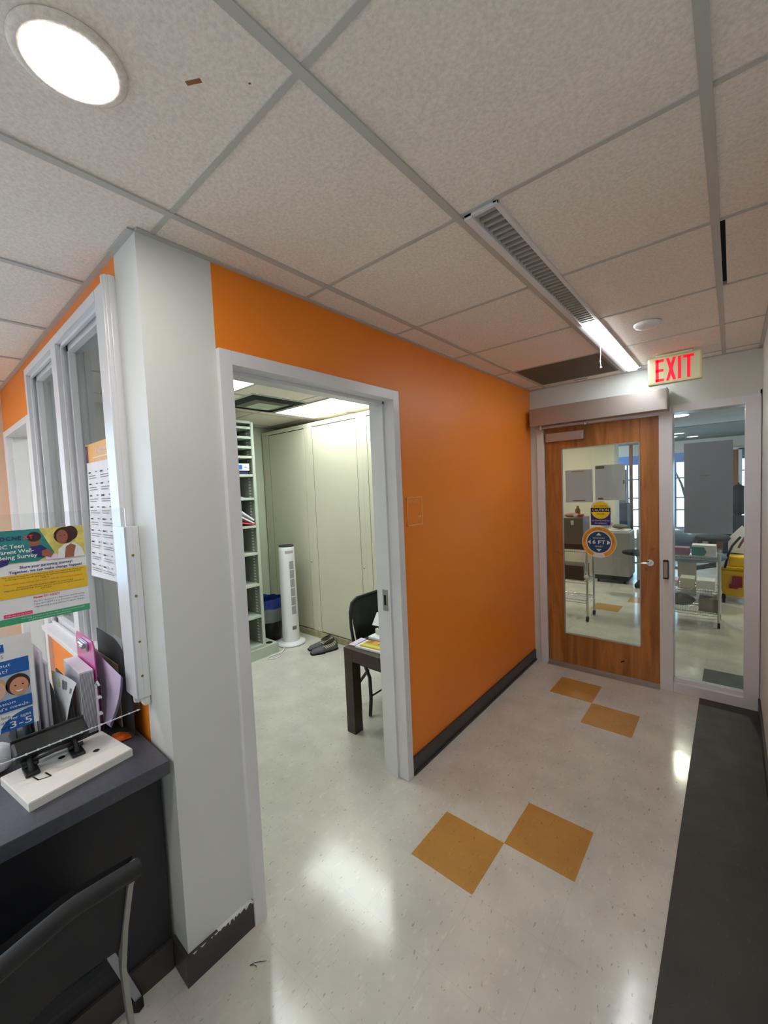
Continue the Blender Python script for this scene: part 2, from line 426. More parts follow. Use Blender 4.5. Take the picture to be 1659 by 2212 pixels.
def tag(o, label=None, cat=None, group=None, kind=None):
    if label: o['label'] = label
    if cat: o['category'] = cat
    if group: o['group'] = group
    if kind: o['kind'] = kind
    return o
def thing(name, label, cat, loc, group=None, kind=None):
    o = bpy.data.objects.new(name, None); o.empty_display_size = .05; COL.objects.link(o); o.location = loc
    return tag(o, label, cat, group, kind)
def struct(name, mb, mats, label, cat, parent=None):
    o = mb.build(name, mats, parent); return tag(o, label, cat, kind='structure')
def copy_thing(root, dx, dy, dz, label):
    c = root.copy(); COL.objects.link(c); c.location = root.location + V((dx, dy, dz)); c['label'] = label
    for ch in list(root.children):
        d = ch.copy(); COL.objects.link(d); d.parent = c
        for g in ch.children:
            e = g.copy(); COL.objects.link(e); e.parent = d
    return c

# ------------------------------------------------------------------ key dimensions (metres)
H = 2.47; W = 1.55; YE = 3.31; YW = .09; YW2 = .18

# ================================================================== SETTING
def build_setting():
    # floor with inlaid tan tiles
    mb = MB().box(-3.3, 4.6, -4.1, 11.7, -.05, 0)
    t = .3048
    def tan(x0, y0): mb.box(x0, x0 + t, y0, y0 + t, -.004, .0006, m=1)
    tan(.6045 - t, 1.2495 - t); tan(.6045, 1.2495)
    jx, jy = .6122, 2.7675
    tan(jx - t, jy); tan(jx, jy - t)
    tan(.02, 5.21); tan(.33, 5.75)
    mb.box(1.22, W, 3.44, 3.9, -.004, .0012, m=2)
    struct('floor', mb, ['floor', 'tan', 'runner'], 'cream speckled vinyl tile floor with tan accent tiles', 'floor')
    struct('floor_strip', MB().box(1.2185, W, -4, YE, -.003, .0022), 'runner', 'long dark charcoal floor strip along the right wall', 'floor')
    # ceiling panels
    gx = [-.473 - .6096 * k for k in range(6, -1, -1)] + [.1492, .7505, 1.3535 + .003]
    gx = sorted(gx)
    # corridor lines
    gxc = [-3.5208, -2.9112, -2.3016, -1.692, -1.0824, -.473, .1492, .7505, 1.3535, 1.963]
    gy = [.7444 + .6096 * k for k in range(-8, 5)]
    tiles = MB(); grid = MB()
    xlo, xhi, ylo, yhi = -3.2, W, -4.05, YE
    xs = [xlo] + [g for g in gxc if xlo < g < xhi] + [xhi]
    ys = [ylo] + [g for g in gy if ylo < g < yhi] + [yhi]
    fixx0, fixx1 = .7505, .875
    for i in range(len(xs) - 1):
        for j in range(len(ys) - 1):
            x0, x1, y0, y1 = xs[i], xs[i + 1], ys[j], ys[j + 1]
            cx, cy = (x0 + x1) / 2, (y0 + y1) / 2
            if cx < -.14 and cy > .33 and cy < 3.2 and False: continue
            if abs(cx - .45) < .1 and abs(cy - 2.877) < .1: continue      # air return panel sits here
            g = .004
            if abs(cx - 1.45) < .12 and abs(cy - 1.658) < .1: x0 += .021
            if x0 == .7505 and y0 > .7: x0 = fixx1 - .004                    # cut around the light fixture
            # records room openings
            tiles.box(x0 + g, x1 - g, y0 + g, y1 - g, H + .004, H + .02)
    hgrid = .0115
    for g in xs[1:-1]:
        y1g = YE
        grid.box(g - hgrid, g + hgrid, ylo, y1g, H - .001, H + .006)
    for g in ys[1:-1]:
        x0 = xlo
        segs = [(xlo, .738), (.738, xhi)] if g > .75 else [(xlo, xhi)]
        if g > .75: segs = [(xlo, .74), (fixx1, xhi)]
        for a, b in segs: grid.box(a, b, g - .0075, g + .0075, H + .001, H + .006)
    # wall angles
    grid.box(0, .018, .09, YE, H - .002, H + .003)
    grid.box(-2.64, 0, YW - .02, YW, H - .002, H + .003)
    grid.box(0, W, YE - .02, YE, H - .002, H + .003)
    grid.box(W - .02, W, -4, YE, H - .002, H + .003)
    c = struct('ceiling', tiles, 'ceiling', 'speckled white lay-in ceiling tiles', 'ceiling')
    grid.build('ceiling_grid', 'grid', c)
    # small chips in tiles
    ch = MB()
    for (x, y, a) in ((.577, .006, .3), (.655, .083, .05)):
        ch.box(x - .016 * (1 if a > .1 else .15), x + .016 * (1 if a > .1 else .15), y - .0045 * (1 if a > .1 else .4), y + .0045 * (1 if a > .1 else .4), H + .0035, H + .0046, rot=Matrix.Rotation(.55, 3, 'Z'))
    ch.box(.40, .50, 3.225, 3.255, H + .0034, H + .0046, bev=.0)
    ch.build('chip', 'farwood', c)
    struct('ceiling_plenum', MB().box(-3.3, W + .1, -4.1, YE + .1, H + .06, H + .1), 'black', 'dark space above the lay-in ceiling', 'ceiling')
    # orange corridor wall with doorway
    mb = MB()
    mb.box(-.14, 0, .33, 1.34, 2.14, H)
    mb.box(-.14, 0, 1.34, YE, 0, H)
    struct('wall_left', mb, 'orange', 'orange painted corridor wall with records doorway', 'wall')
    # inner skin of the records room
    struct('wall_records_side', MB().box(-.16, -.14, .33, 3.3, 2.15, H).box(-.16, -.14, 1.34, 3.3, 0, H), 'green_wall', 'pale inner face of the records room wall', 'wall')
    struct('wall_corner', MB().box(-.19, 0, YW, .33, 0, H), 'white_wall', 'off white corner column beside the counter', 'wall')
    # window wall
    mb = MB()
    mb.box(-2.64, -.19, YW, YW2, 2.39, H)
    mb.box(-1.64, -.19, YW, YW2, 0, .94)
    mb.box(-1.70, -1.64, YW, YW2, 0, 2.39)
    mb.box(-2.64, -2.46, YW, YW2, 0, 2.39)
    mb.box(-2.46, -1.70, YW, YW2, 2.14, 2.39)
    struct('wall_window', mb, 'orange', 'orange reception wall around the white framed windows', 'wall')
    struct('wall_window_inner', MB().box(-2.46, -1.66, YW2, YW2 + .01, 2.14, H).box(-3.1, -2.46, YW2, YW2 + .01, 0, H).box(-1.64, -.19, YW2, YW2 + .01, 2.39, H).box(-1.64, -.19, YW2, YW2 + .01, 0, .93), 'green_wall', 'records room side of the window wall', 'wall')
    # reception / back / right walls
    struct('wall_reception', MB().box(-2.76, -2.64, -4, -3.6, 0, H).box(-2.76, -2.64, -.5, YW, 0, H).box(-2.76, -2.64, -3.6, -.5, 0, .85).box(-2.76, -2.64, -3.6, -.5, 2.32, H), 'beige_wall', 'beige end wall of the reception', 'wall')
    struct('wall_back', MB().box(-2.76, W + .12, -4.12, -4, 0, H), 'white_wall', 'white wall behind the viewer', 'wall')
    bw = thing('window_5', 'added unseen daylight window in the reception end wall', 'window', (-2.70, -2.05, .85), kind='structure')  # added out of view to bring cool daylight onto column and ceiling
    q = MB()
    for y in (-3.58, -2.82, -2.05, -1.28, -.52): q.box(-2.74, -2.66, y - .02, y + .02, .85, 2.32)
    q.box(-2.74, -2.66, -3.6, -.5, .85, .89).box(-2.74, -2.66, -3.6, -.5, 2.28, 2.32); q.build('window_frame', 'frame', bw)
    MB().box(-2.702, -2.698, -3.56, -.54, .89, 2.28).build('pane', 'glass', bw)
    struct('wall_right', MB().box(W, W + .12, -4.12, YE + .12, 0, H), 'white_wall', 'off white wall along the right side', 'wall')
    # end wall
    mb = MB()
    mb.box(-.14, W + .12, YE, YE + .12, 2.165, H)
    mb.box(-.14, .06, YE, YE + .12, 0, 2.2)
    mb.box(1.54, W + .12, YE, YE + .12, 0, 2.2)
    struct('wall_end', mb, 'white_wall', 'off white wall over the wooden exit door', 'wall')
    # records room
    struct('wall_records_far', MB().box(-3.2, -3.08, YW2, 3.3, 0, H), 'green_wall', 'pale green far wall behind the open shelves', 'wall')
    struct('wall_records_back', MB().box(-3.2, -.14, 3.2, 3.3, 0, H), 'green_wall', 'back wall behind the cream cabinets', 'wall')
    # baseboards
    bh = .1
    struct('baseboard_left', MB().box(0, .012, 1.36, YE - .02, 0, bh).box(.0, .022, 1.36, YE - .02, 0, .012), 'base', 'dark grey rubber baseboard on the orange wall', 'baseboard')
    mb = MB()
    mb.prism([(-.1, YW), (-.1, YW - .012), (.012, YW - .012), (.012, .33), (0, .33), (0, YW)], 'z', 0, bh + .005)
    struct('baseboard_column', mb, 'base', 'dark grey scuffed rubber baseboard around the white column', 'baseboard')
    fk = MB(); rj = random.Random(5); yj = .10
    while yj < .325:
        w_ = .006 + rj.random() * .014; h_ = .003 + rj.random() * .009 * (yj > .2) + .002
        fk.prism([(yj, .106), (yj + w_ * .3, .105 - h_), (yj + w_ * .7, .105 - h_ * .6), (yj + w_, .106)], 'x', .0121, .0127); yj += w_ * (1.0 + rj.random())
    fk.box(.0, .0125, .19, .327, .105, .1062)
    struct('trim_4', fk, 'white_wall', 'flaked white paint along the top of the column baseboard', 'trim')
    struct('baseboard_right', MB().box(W - .012, W, -4, YE - .03, 0, bh), 'base', 'dark rubber baseboard along the right wall', 'baseboard')
    # records doorway frame
    mb = MB()
    f0, f1, zt = .33, 1.352, 2.17
    for (a, b) in ((f0, f0 + .05), (f1 - .05, f1)):
        mb.box(-.155, .02, a, b, 0, zt, bev=.002)
    mb.box(-.155, .02, f0 + .05, f1 - .05, zt - .05, zt, bev=.002)
    mb.box(-.11, -.045, f0 + .05, f0 + .066, 0, zt - .05, bev=.001)
    mb.box(-.11, -.045, f1 - .066, f1 - .05, 0, zt - .05, bev=.001)
    mb.box(-.11, -.045, f0 + .05, f1 - .05, zt - .066, zt - .05, bev=.001)
    d = struct('door_frame', mb, 'frame', 'white metal frame of the records room doorway', 'door frame')
    s = MB()
    s.box(-.098, -.062, f1 - .069, f1 - .0655, .965, 1.085)
    s.box(-.088, -.074, f1 - .0705, f1 - .069, .998, 1.055, m=1)
    sp = s.build('strike_plate', ['greymetal', 'black'], d); sp['label'] = 'worn steel latch plate'
    # second doorway at far left
    mb = MB()
    mb.box(-2.53, -2.452, .07, YW2 + .015, 0, 2.16, bev=.002).box(-1.72, -1.657, .07, YW2 + .015, 0, 2.16, bev=.002).box(-2.452, -1.72, .07, YW2 + .015, 2.12, 2.16, bev=.002)
    mb.box(-2.452, -2.438, .105, YW2, 0, 2.12)
    struct('door_frame', mb, 'frame', 'white doorway frame left of the reception windows', 'door frame')
    # reception window
    w = thing('window_1', 'white framed double reception window beside the column', 'window', (-.92, .13, .93), kind='structure')
    F = MB()
    y0, y1 = .07, YW2 + .005
    F.box(-.351, -.196, y0, y1, .93, 2.405, bev=.003)
    F.box(-1.655, -1.617, y0, y1, .93, 2.405, bev=.003)
    F.box(-1.617, -.351, y0, y1, 2.368, 2.405, bev=.002)
    F.box(-1.028, -.944, y0, y1, .955, 2.368, bev=.002)
    F.box(-1.617, -.351, y0 - .03, y1, .93, .955, bev=.002)
    F.box(-.225, -.1965, y0 - .012, y0 + .001, .932, 2.403, bev=.003)
    F.box(-.216, -.2, y0 - .018, y0 - .01, .934, 2.40, bev=.002)
    F.build('window_frame', 'frame', w)
    for (a, b) in ((-.944, -.351), (-1.617, -1.028)):
        S = MB()
        for k, (ins, ya, yb) in enumerate(((.014, .088, .1), (.03, .112, .155))):
            S.box(a, a + ins, ya, yb, .955, 2.368, bev=.002); S.box(b - ins, b, ya, yb, .955, 2.368, bev=.002)
            S.box(a, b, ya, yb, 2.368 - ins, 2.368, bev=.002); S.box(a, b, ya, yb, .955, .955 + ins, bev=.002)
        q = S.build('sash', 'frame', w)
        MB().box(a + .03, b - .03, .138, .142, .985, 2.338).build('pane', 'glass_hazy', q)

build_setting()

# ================================================================== END DOOR AND SIDELIGHT
def build_end():
    fr = thing('door_frame', 'white metal frame around the exit door and sidelight', 'door frame', (.8, YE, 0), kind='structure')
    ya, yb = YE - .02, YE + .13
    F = MB()
    F.box(.06, .122, ya, yb, 0, 2.17, bev=.003)
    F.box(.975, 1.06, ya, yb, 0, 2.17, bev=.003)
    F.box(1.464, 1.545, ya, yb, 0, 2.17, bev=.003)
    F.box(.122, .975, ya, yb, 2.115, 2.17, bev=.003)
    F.box(1.06, 1.464, ya, yb, 2.115, 2.17, bev=.003)
    F.box(1.06, 1.464, ya, yb, 0, .075, bev=.003)
    F.box(1.06, 1.464, YE + .01, YE + .05, .075, .105, bev=.003)
    F.box(.122, .134, YE + .05, YE + .07, 0, 2.115)
    F.build('frame', 'frame', fr)
    MB().box(1.06, 1.464, YE + .028, YE + .034, .1, 2.118).build('sidelight_pane', 'glass', fr)
    # reader / push plate box on the mullion
    pb = MB().box(1.0, 1.034, ya - .022, ya, .872, 1.018, bev=.006).box(1.004, 1.03, ya - .026, ya - .021, .885, 1.005, m=1, bev=.002)
    tag(pb.build('wall_switch', ['rubber', 'greymetal']), 'slim black edged door switch on the white mullion', 'switch')
    d = thing('door_1', 'maple wood exit door with tall glass pane', 'door', (.546, YE, 0), kind='structure')
    x0, x1, z0, z1 = .125, .972, .028, 2.112
    gx0, gx1, gz0, gz1 = .262, .85, .293, 1.93
    y0, y1 = YE + .005, YE + .05
    L = MB()
    L.box(x0, gx0, y0, y1, z0, z1, bev=.002).box(gx1, x1, y0, y1, z0, z1, bev=.002)
    L.box(gx0, gx1, y0, y1, z0, gz0, bev=.002).box(gx0, gx1, y0, y1, gz1, z1, bev=.002)
    L.build('leaf', 'wood', d)
    B = MB()
    for (a, b, c, e) in ((gx0, gx0 + .008, gz0, gz1), (gx1 - .008, gx1, gz0, gz1), (gx0, gx1, gz0, gz0 + .008), (gx0, gx1, gz1 - .008, gz1)):
        B.box(a, b, y0 - .003, y0 + .01, c, e)
    B.build('glazing_bead', 'alu', d)
    MB().box(gx0, gx1, YE + .025, YE + .031, gz0, gz1).build('pane', 'glass', d)
    h = MB().cyl((.912, y0, .985), (.912, y0 - .012, .985), .026, seg=24)
    h.cyl((.912, y0, .985), (.912, y0 - .05, .985), .009)
    h.tube([(.912, y0 - .045, .985), (.89, y0 - .052, .985), (.84, y0 - .05, .983), (.8, y0 - .045, .98)], [.009, .009, .008, .007], sx=.8)
    q = h.build('lever_handle', 'chrome', d); q['label'] = 'satin steel lever handle'
    MB().box(.145, .455, y0 - .045, y0, 1.992, 2.068, bev=.004).build('door_closer', 'alu', d)
    s = MB().box(x0, x1, y0 - .004, y1, .006, .028); s.build('door_sweep', 'alu', d)
    MB().box(.7, .73, y0 - .001, y0, .14, .15, rot=Matrix.Rotation(-.5, 3, 'Y')).build('scuff', 'shoesole', d)
    struct('trim_1', MB().box(.122, .975, YE - .05, YE + .11, 0, .006, bev=.002), 'alu', 'metal threshold under the exit door', 'threshold')
    # automatic operator
    op = thing('door_operator', 'brushed metal automatic operator box over the exit door', 'door operator', (.54, 3.24, 2.13))
    o = MB().box(.045, 1.035, 3.175, 3.288, 2.133, 2.283, bev=.003)
    o.build('housing', 'alu', op)
    MB().box(1.035, 1.041, 3.17, 3.288, 2.128, 2.288, bev=.002).build('end_cap', 'greymetal', op)
    a = MB().box(.08, .5, 3.21, 3.235, 2.105, 2.117, bev=.002).cyl((.12, 3.22, 2.1), (.12, 3.22, 2.133), .018).cyl((.48, 3.222, 2.1), (.48, 3.222, 2.12), .014)
    a.build('arm', 'alu', op)
    # glass stickers and papers
    yg = YE + .0235
    def panel(): return MB().plane((0, yg, 0), (1, 0, 0), (0, 0, 1), (0, -1, 0))
    st = panel(); cx, cz = .546, 1.123; R = .132
    st.disc(cx, cz, R, R, 0, 0, seg=48)
    st.ringarc(cx, cz, .098, R - .003, math.radians(-68), math.radians(248), 1, 1)
    st.ringarc(cx, cz, .098, R - .003, math.radians(-8), math.radians(188), 2, 5)
    st.disc(cx, cz, .09, .09, 1, 2, seg=40)
    for (dx, dz, ang) in ((0, .066, 0), (0, -.066, PI), (-.072, 0, PI / 2), (.072, 0, -PI / 2)):
        pts = []
        for (px, pz) in ((-.02, -.009), (.02, -.009), (0, .014)):
            pts.append((cx + dx + px * math.cos(ang) - pz * math.sin(ang), cz + dz + px * math.sin(ang) + pz * math.cos(ang)))
        st.poly(pts, 2, 0)
    st.text('6 FT', cx, cz - .014, .044, 2, 0, align='CENTER', bold=.0008, fit=.1)
    st.text('DISTANCING', cx, cz + .03, .016, 2, 0, align='CENTER', fit=.09)
    st.text('APART', cx, cz - .042, .018, 2, 0, align='CENTER', fit=.06)
    s = 'PRACTICE SOCIAL DISTANCING'
    for i, chx in enumerate(s):
        t = math.radians(178 - 176 * i / (len(s) - 1))
        if chx != ' ': st.text(chx, cx + .103 * math.cos(t), cz + .103 * math.sin(t), .02, 3, 4, align='CENTER', rot=t - PI / 2, res=1)
    tag(st.build('distance_sticker', ['whitepaper', 'ring', 'stickerblue', 'white', 'printdark', 'ring']), 'round blue and amber 6 FT distancing sticker on the door glass', 'sticker')
    cs = panel(); cx = .562
    cs.rect(cx - .078, cx + .078, 1.262, 1.39, 0, 0); cs.disc(cx, 1.395, .078, .078, 0, 0, seg=40)
    cs.rect(cx - .074, cx + .074, 1.266, 1.385, 1, 1)
    cs.disc(cx, 1.392, .072, .072, 2, 2, seg=40)
    cs.rect(cx - .074, cx + .074, 1.378, 1.412, 3, 3)
    cs.text('CAUTION', cx, 1.385, .03, 4, 0, align='CENTER', fit=.122)
    cs.text('AUTOMATIC', cx, 1.42, .02, 4, 3, align='CENTER', fit=.1)
    cs.text('DOOR', cx, 1.354, .02, 4, 3, align='CENTER', fit=.055)
    cs.text('ACTIVATE SWITCH', cx, 1.3, .016, 4, 0, align='CENTER', fit=.13)
    cs.text('TO OPERATE', cx, 1.277, .016, 4, 0, align='CENTER', fit=.09)
    tag(cs.build('caution_sticker', ['whitepaper', 'cautionnavy', 'cautionyellow', 'blackprint']), 'yellow and navy AUTOMATIC CAUTION DOOR sticker on the door glass', 'sticker')
    yb2 = YE + .033
    def backpaper(x0, x1, z0, z1, name, label, lines, mats):
        p = MB().plane((0, yb2 + .0015, 0), (1, 0, 0), (0, 0, 1), (0, -1, 0))
        p.box(x0, x1, yb2, yb2 + .0012, z0, z1, m=0)
        p.plane((0, yb2, 0), (1, 0, 0), (0, 0, 1), (0, -1, 0))
        for (a, b, c, e, mm) in lines: p.rect(x0 + a, x0 + b, z0 + c, z0 + e, 1, mm)
        return tag(p.build(name, mats), label, 'paper')
    backpaper(.285, .503, 1.459, 1.738, 'paper_notice', 'left paper notice taped behind the door glass, seen from its back', [(.06, .16, .012, .02, 2), (.05, .15, .262, .268, 2)], ['greypaper', 'whitepaper', 'ring'])
    backpaper(.522, .742, 1.474, 1.766, 'paper_notice', 'right paper notice with brown tape marks behind the door glass', [(.005, .07, .262, .285, 1), (.205, .217, .13, .16, 1), (.02, .06, .006, .022, 1)], ['greypaper', 'tan', 'whitepaper'])
    backpaper(1.125, 1.402, 1.222, 1.885, 'poster_back', 'large blank grey poster back behind the sidelight glass', [(.09, .15, .42, .422, 1)], ['posterback', 'print'])
    # exit sign
    ex = thing('exit_sign', 'cream EXIT sign with red letters hanging from the ceiling', 'sign', (1.1, 2.975, 2.27))
    MB().box(.952, 1.25, 2.952, 3.0, 2.273, 2.455, bev=.012).build('housing', 'exitbody', ex)
    MB().box(1.0, 1.2, 2.958, 2.995, 2.455, H - .001, bev=.002).build('canopy', 'exitbody', ex)
    t = MB().plane((0, 2.9513, 0), (1, 0, 0), (0, 0, 1), (0, -1, 0))
    zb, zt = 2.291, 2.438; w = .018
    def bar(a0, a1, b0, b1): t.rect(a0, a1, b0, b1, 1, 0)
    e0 = .998
    bar(e0, e0 + w, zb, zt); bar(e0, e0 + .047, zt - w, zt); bar(e0, e0 + .045, (zb + zt) / 2 - w / 2, (zb + zt) / 2 + w / 2); bar(e0, e0 + .047, zb, zb + w)
    x = 1.057; t.poly([(x, zb), (x + .017, zb), (x + .055, zt), (x + .038, zt)], 1, 0); t.poly([(x, zt), (x + .017, zt), (x + .055, zb), (x + .038, zb)], 1.3, 0)
    bar(1.122, 1.139, zb, zt)
    bar(1.15, 1.208, zt - w, zt); bar(1.171, 1.188, zb, zt)
    q = t.build('lettering', 'exitred', ex); q['label'] = 'red EXIT letters'
    # smoke detector / speaker disc
    tag(MB().lathe([(0, -.022), (.03, -.022), (.055, -.016), (.062, -.006), (.064, 0)], (1.048, 2.221, H), seg=32).build('smoke_detector', 'white'), 'round white detector disc on the ceiling tile', 'smoke detector')
    # air return panel
    ar = MB()
    ar.box(.163, .738, 2.586, 3.17, H + .002, H + .012)
    for k in range(36):
        ar.box(.18, .72, 2.6 + k * .0158, 2.603 + k * .0158, H + .0005, H + .002, m=1)
    tag(ar.build('air_return', ['alu_dark', 'casegrey']), 'flat dark grey air return panel in the ceiling near the exit door', 'vent')

M['alu_dark'] = mat('grey_vent_paint', (120, 108, 100), .6)
build_end()

# ================================================================== CEILING LIGHTS
def downlight(x, y, label, r=.0785, z=H, m='lampon', n='recessed_light'):
    d = thing(n, label, 'ceiling light', (x, y, z - .004))
    MB().lathe([(r, -.002), (r + .004, -.006), (r + .016, -.0045), (r + .022, 0), (r + .022, .003), (r, .003)], (x, y, z), seg=48).build('trim_ring', 'ceiling', d)
    mb = MB(); mb.lathe([(0, -.003), (r, -.003)], (x, y, z), seg=48); mb.build('lens', m, d)
    return d
downlight(.45, -.166, 'round glowing recessed light in the nearest ceiling tile', r=.070)
downlight(.45, -2.0, 'added unseen round recessed light in the corridor behind the viewer')  # extra lamp added out of view to raise the corridor light
downlight(.45, -3.4, 'added unseen round recessed light in the corridor near the back wall')  # second unseen lamp, added for the same corridor light

fx = thing('linear_light', 'slim linear ceiling fixture, half louvered and half lit', 'ceiling light', (.812, 1.97, H - .01))
b = MB()
x0, x1, ya, yb = .768, .875, .748, 3.2
b.box(x0, x0 + .026, ya, yb, H - .012, H + .02, bev=.002)
b.box(x1 - .014, x1, ya, yb, H - .006, H + .02, bev=.002)
b.box(x0, x1, ya, ya + .014, H - .008, H + .02, bev=.002)
b.box(x0, x1, yb - .014, yb, H - .008, H + .02, bev=.002)
b.box(x0, x1, ya, yb, H + .035, H + .045)
b.build('housing', 'frame', fx)
l = MB()
n = 38
for k in range(n):
    y = ya + .02 + k * (1.2 / n)
    l.box(x0 + .026, x1 - .014, y, y + .012, H - .004, H + .016)
l.build('louver', 'louverpaint', fx)
l2 = MB(); l2.cyl((x0 + .058, ya + .02, H + .022), (x0 + .058, 1.955, H + .022), .009); l2.build('unlit_tube', 'white', fx)
t = MB(); t.prism([(x0 + .022, H), (x0 + .03, H - .018), (x1 - .022, H - .018), (x1 - .01, H)], 'y', 1.965, 3.186)
t.build('lit_lens', 'tubeon', fx)
cd = MB(); cd.tube([(.781, 2.4, H - .012), (.782, 2.4, H - .06), (.779, 2.402, H - .1), (.783, 2.4, H - .135)], .0022, seg=6)
cd.sphere((.779, 2.402, H - .1), .005).sphere((.783, 2.4, H - .137), .006)
tag(cd.build('pull_cord', 'white'), 'short white knotted cord hanging beside the lit fixture', 'cord')

def troffer(x0, x1, y0, y1, label, m, group=None, z=H):
    d = thing('troffer_light', label, 'ceiling light', ((x0 + x1) / 2, (y0 + y1) / 2, z - .006), group)
    F = MB()
    w = .02
    F.box(x0, x0 + w, y0, y1, z - .006, z + .003, bev=.001).box(x1 - w, x1, y0, y1, z - .006, z + .003, bev=.001)
    F.box(x0, x1, y0, y0 + w, z - .006, z + .003, bev=.001).box(x0, x1, y1 - w, y1, z - .006, z + .003, bev=.001)
    F.build('frame', 'grid', d)
    MB().box(x0 + w, x1 - w, y0 + w, y1 - w, z - .003, z + .002).build('lens', m, d)
    return d
troffer(-2.16, -.95, 2.07, 2.62, 'bright troffer light over the cream cabinets', 'trofferon')
troffer(-2.16, -.95, .78, 1.34, 'troffer light nearest the records doorway', 'trofferon')
troffer(-2.25, -1.1, -1.6, -1.0, 'troffer light over the reception desk', 'receptlamp')
troffer(-2.25, -1.1, -3.4, -2.8, 'troffer light at the back of reception', 'receptlamp')
# supply diffuser in the records room
dv = thing('air_diffuser', 'square grey stepped air diffuser in the records room ceiling', 'vent', (-1.88, 1.78, H - .01))
D = MB()
cx, cy = -1.88, 1.777
D.box(cx - .295, cx + .295, cy - .295, cy + .295, H - .002, H + .003)
D.build('backing', 'shelf', dv)
for k, (r0, r1) in enumerate(((.275, .205), (.175, .115))):
    q = MB()
    for (sx, sy) in ((1, 0), (-1, 0), (0, 1), (0, -1)):
        if sx: a = [(cx + sx * r0, cy - r0, H - .003), (cx + sx * r0, cy + r0, H - .003), (cx + sx * r1, cy + r1, H - .022), (cx + sx * r1, cy - r1, H - .022)]
        else: a = [(cx - r0, cy + sy * r0, H - .003), (cx + r0, cy + sy * r0, H - .003), (cx + r1, cy + sy * r1, H - .022), (cx - r1, cy + sy * r1, H - .022)]
        q.quad(*a)
    q.build('cone', 'shoesole' if k == 0 else 'casegrey', dv)
MB().box(cx - .115, cx + .115, cy - .115, cy + .115, H - .023, H - .02).build('centre_plate', 'shelf', dv)

# ================================================================== ORANGE WALL PLAQUE
p = MB().box(0, .003, 1.408, 1.556, 1.43, 1.594, bev=.001)
for (a, b_, c, e) in ((1.408, 1.413, 1.43, 1.594), (1.551, 1.556, 1.43, 1.594), (1.408, 1.556, 1.43, 1.435), (1.408, 1.556, 1.589, 1.594)):
    p.box(.002, .005, a, b_, c, e, m=1)
p.plane((.0036, 1.408, 1.43), (0, 1, 0), (0, 0, 1), (1, 0, 0))
p.text('RECORDS', .012, .132, .023, 1, 2, fit=.11)
p.rect(.105, .135, .042, .056, 1, 2)
M['plaquelight'] = mat('plaque_tan', (246, 182, 122), .5)
tag(p.build('room_sign', ['orange', 'plaquelight', 'plaquelight']), 'small orange RECORDS room plaque beside the doorway', 'sign')

# ================================================================== COUNTER AREA
CT = .793
ct = thing('reception_counter', 'black reception counter with charcoal laminate top beside the column', 'counter', (-.38, -1.1, 0))
MB().box(-.78, -.001, -2.3, YW - .013, CT - .045, CT, bev=.002).build('countertop', 'counter', ct)
MB().box(-.14, -.1, -2.28, YW - .014, 0, CT - .045).box(-.76, -.14, -2.28, -2.24, 0, CT - .045).box(-.76, -.14, .03, YW - .014, 0, CT - .045).build('front_panel', 'desk', ct)
MB().box(-.1, -.09, -2.28, YW - .014, 0, .105).build('kick_strip', 'base', ct)

g = thing('acrylic_guard', 'clear acrylic screen standing above the counter edge', 'screen guard', (-.15, -.6, .927))
MB().box(-.152, -.148, -1.3, .05, .93, 1.622).build('sheet', 'acrylic', g)
e = MB().box(-.1522, -.1478, -1.3, .05, .928, .930)
for k in range(50):
    y = .045 - k * .0265
    e.box(-.1528, -.1472, y - .004, y, .927, .931, m=1)
q = e.build('cut_edge', ['acrylic_edge', 'frame'], g); q['label'] = 'ragged white cut edge'

br = thing('guard_bracket', 'white vertical bracket box with screws holding the clear screen', 'bracket', (-.22, .06, .95))
B = MB().box(-.257, -.1525, .045, .0695, .962, 1.558, bev=.002).box(-.178, -.1525, .069, .0895, .962, 1.558, bev=.002)
B.build('cover', 'frame', br)
s = MB()
for z in (1.46, 1.32, 1.16, 1.04):
    MB().cyl((-.154, .066, z), (-.1505, .066, z), .0042, seg=10).build('screw', 'brass', br)
q = MB().box(-.19, -.155, .066, .089, .93, .962, bev=.006); q.build('end_clip', 'foam', br)
for z in (.99,): pass

# posters on the guard (face the corridor, +x)
def poster(yc_r, z0, hgt, wid): return MB().plane((-.1474, yc_r - wid, z0), (0, 1, 0), (0, 0, 1), (1, 0, 0))
wd, ht = .216, .266
p = poster(-.068, 1.31, ht, wd)
p.rect(0, wd, 0, ht, 0, 0)
p.rect(0, wd, ht * .645, ht, 1, 1)                                     # meadow photo
p.poly([(0, ht * .66), (.1, ht * .645), (.14, ht * .72), (.108, ht), (0, ht)], 2, 2)     # teal
p.poly([(.0, ht * .60), (.035, ht * .645), (.04, ht * .70), (0, ht * .72)], 3, 3)
p.disc(.096, .232, .013, .020, 3, 4); p.disc(.096, .243, .016, .014, 3.6, 5)        # child
p.poly([(.085, .215), (.11, .218), (.128, .2), (.112, .18), (.092, .186)], 4, 3)
p.poly([(.11, .2), (.125, .205), (.137, .188), (.13, .178), (.11, .186)], 5, 4)
p.disc(.167, .240, .026, .025, 3, 5); p.disc(.182, .245, .018, .022, 3.2, 5); p.disc(.161, .236, .014, .021, 4, 4)      # woman
p.disc(.157, .239, .0018, .0012, 5, 5); p.disc(.167, .240, .0018, .0012, 5, 5); p.poly([(.157, .224), (.168, .226), (.163, .222)], 5, 9)
p.poly([(.146, ht * .645), (.15, .2), (.168, .214), (.19, .216), (.207, .198), (.214, ht * .645)], 4.5, 0)
p.poly([(.163, ht * .645), (.168, .205), (.18, .213), (.193, .206), (.188, .185), (.186, ht * .645)], 5, 4)
p.poly([(.12, ht * .645), (.118, .184), (.145, .187), (.15, ht * .645)], 4.2, 10)
